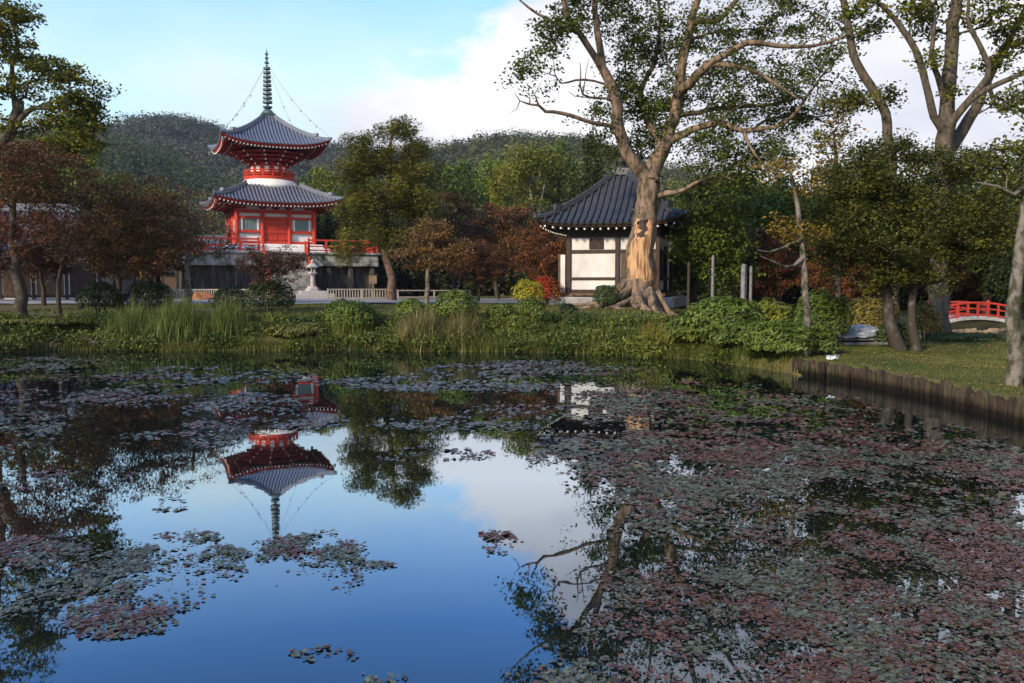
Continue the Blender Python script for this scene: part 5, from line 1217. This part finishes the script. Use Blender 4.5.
for px, Y_, lb in ((943, 14.2, 'crumpled pale blue scrap lying on the lawn above the revetment'), (832, 18.2, 'small white scrap on the grass near the slender trunk')):
    p = onG(px, Y_); m = MB(); r_ = np.random.default_rng(int(px)); V = [(r_.uniform(-.13, .13), r_.uniform(-.09, .09), r_.uniform(0, .13)) for _ in range(14)]
    m.add(V, [(i, (i + 3) % 14, (i + 5) % 14) for i in range(14)]); o = m.build('litter', MATS['litter'], None); o.location = p + Vector((0, 0, .03)); tag(o, lb, 'litter')

# ------------------------------------------------------------------ floating leaves
r_ = np.random.default_rng(123)
def to_px(x, y):
    dz = 0 - CAMZ; zc = y * math.cos(PITCH) - dz * math.sin(PITCH) * -1 * -1; 
    fw = y * math.cos(PITCH) + dz * (-math.sin(PITCH)); upc = y * math.sin(PITCH) + dz * math.cos(PITCH)
    return 512 + F * x / fw, 341.5 - F * upc / fw
def dens(px, py):
    D = np.zeros_like(px)
    def E(cx, cy, rx, ry, d, rot=0):
        nonlocal D
        u = (px - cx); v = (py - cy); c, s_ = math.cos(rot), math.sin(rot); a = (u * c + v * s_) / rx; b = (-u * s_ + v * c) / ry
        D = np.maximum(D, d * np.clip(1.6 * (1 - (a * a + b * b)), 0, 1))
    # right field
    bx = np.interp(py, [365, 380, 400, 430, 470, 500, 540, 580, 600, 640, 690], [620, 560, 540, 530, 520, 590, 600, 590, 560, 520, 500])
    fld = np.clip((px - bx) / 60, 0, 1) * np.clip((py - 372) / 30, 0, 1)
    holes = np.clip(((px - 895) / 120) ** 2 + ((py - 482) / 34) ** 2, 0, 1) * np.clip(((px - 640) / 70) ** 2 + ((py - 560) / 30) ** 2 + .2, 0, 1)
    far_open = np.clip((py - np.interp(px, [500, 700, 850, 1030], [365, 372, 395, 440])) / 22, 0, 1)
    D = fld * .59 * far_open * (.42 + .58 * holes)
    E(470, 383, 160, 11, .5); E(560, 420, 110, 22, .46); E(440, 425, 90, 8, .35); E(430, 455, 70, 8, .30); E(540, 370, 120, 10, .4)
    E(620, 560, 40, 26, .25)
    E(160, 378, 160, 12, .42); E(90, 398, 110, 12, .45); E(215, 402, 110, 10, .45); E(260, 420, 90, 14, .45); E(190, 440, 80, 10, .35); E(30, 365, 90, 8, .35)
    E(70, 480, 90, 14, .22); E(20, 430, 60, 24, .25); E(45, 568, 75, 34, .46); E(30, 600, 60, 26, .42); E(130, 560, 60, 16, .42, -.2); E(190, 538, 36, 8, .5); E(150, 600, 75, 26, .47, -.25)
    E(200, 570, 50, 20, .42); E(110, 620, 70, 20, .40); E(225, 555, 26, 10, .45); E(170, 505, 24, 8, .3)
    D = D * 1.0; E(310, 552, 60, 22, .5); E(345, 572, 26, 28, .5, .2); E(325, 534, 20, 5, .4); E(375, 566, 26, 5, .4); E(272, 586, 12, 4, .4); E(285, 545, 34, 14, .5)
    E(328, 658, 46, 15, .62); E(372, 680, 36, 8, .5); E(497, 542, 26, 14, .55)
    return D
P = []
for (y0, y1, n, sz) in ((3.6, 6.5, 290000, .0125), (6.5, 10, 280000, .018), (10, 16, 240000, .028), (16, 25, 200000, .038)):
    x = r_.uniform(-.66 * y1 - 1, .66 * y1 + 1, n); y = r_.uniform(y0, y1, n)
    ok = (shore(x, y) < -.05); x, y = x[ok], y[ok]
    px, py = to_px(x, y); D = dens(px, py)
    nz = .46 * fbm(x * 1.1, y * 1.1, 60, 3) + .32 * fbm(x * 4.2, y * 4.2, 61, 2) + .22 * fbm(x * 13, y * 13, 62, 2) + r_.normal(size=len(x)) * .085
    keep = (r_.uniform(0, 1, len(x)) < np.clip((.27 + .31 * D - nz) / .12 + .42, 0, .95)) & (D > .02)
    P.append(np.stack([x[keep], y[keep], np.full(keep.sum(), sz)], 1))
P = np.concatenate(P); n = len(P); print('floating leaves', n)
c = np.stack([P[:, 0], P[:, 1], r_.uniform(.003, .016, n)], 1); sz = P[:, 2] * r_.uniform(.5, 1.7, n); an = r_.uniform(0, 2 * PI, n)
nrm = unit(np.stack([r_.normal(size=n) * .15, r_.normal(size=n) * .15, np.ones(n)], 1)); a = unit(np.cross(nrm, np.stack([np.cos(an), np.sin(an), np.zeros(n)], 1))); b = np.cross(nrm, a)
V = np.empty((n, 6, 3))
for k in range(6):
    t = 2 * PI * k / 6; rr = (sz * (.62 if k == 0 else 1))[:, None]; V[:, k] = c + (a * math.cos(t) * 1.1 + b * math.sin(t) * .85) * rr
t = np.clip((.35 * fbm(P[:, 0] * .5, P[:, 1] * .5, 70, 2) + .4 * fbm(P[:, 0] * 2.6, P[:, 1] * 2.6, 71, 2) + .25 * fbm(P[:, 0] * 9, P[:, 1] * 9, 72, 1) - .5) * 6 + .5 + r_.normal(size=n) * .35, 0, 1); t = t + np.where((P[:, 1] > 9) & (P[:, 0] < 2.5), .35, 0) - np.where(P[:, 0] > 1.5, .14, 0) - np.where((P[:, 0] < 1.5) & (P[:, 1] < 8.5), .20, 0); t = np.where(t > .5, 1, 0) * .9 + r_.uniform(0, .1, n)  # far leaves shifted to grey green, imitating pale sky reflection in the colour
C = colvar(n, (.085, .034, .024), (.054, .060, .046), .55, t, r_)
me = np_mesh('floating_leaves', V.reshape(-1, 3), np.arange(6 * n).reshape(n, 6), np.repeat(C, 6, axis=0))
tag(link('floating_leaves', me, MATS['pad']), 'mats of small reddish and grey green leaves floating on the pond', 'pond leaves', None, 'stuff')

# ------------------------------------------------------------------ haze
m = MB(); m.box((0, 440, 95), (3600, 1240, 200)); hz = bpy.data.materials.new('haze'); hz.use_nodes = True; t = hz.node_tree; t.nodes.clear()
o_ = t.nodes.new('ShaderNodeOutputMaterial'); pv = t.nodes.new('ShaderNodeVolumePrincipled'); pv.inputs['Color'].default_value = (.86, .90, 1, 1); pv.inputs['Density'].default_value = .00014; pv.inputs['Anisotropy'].default_value = .3
t.links.new(pv.outputs[0], o_.inputs['Volume']); ho = m.build('haze', hz, None); tag(ho, 'thin pale evening haze in front of the hills', 'haze', None, 'stuff')
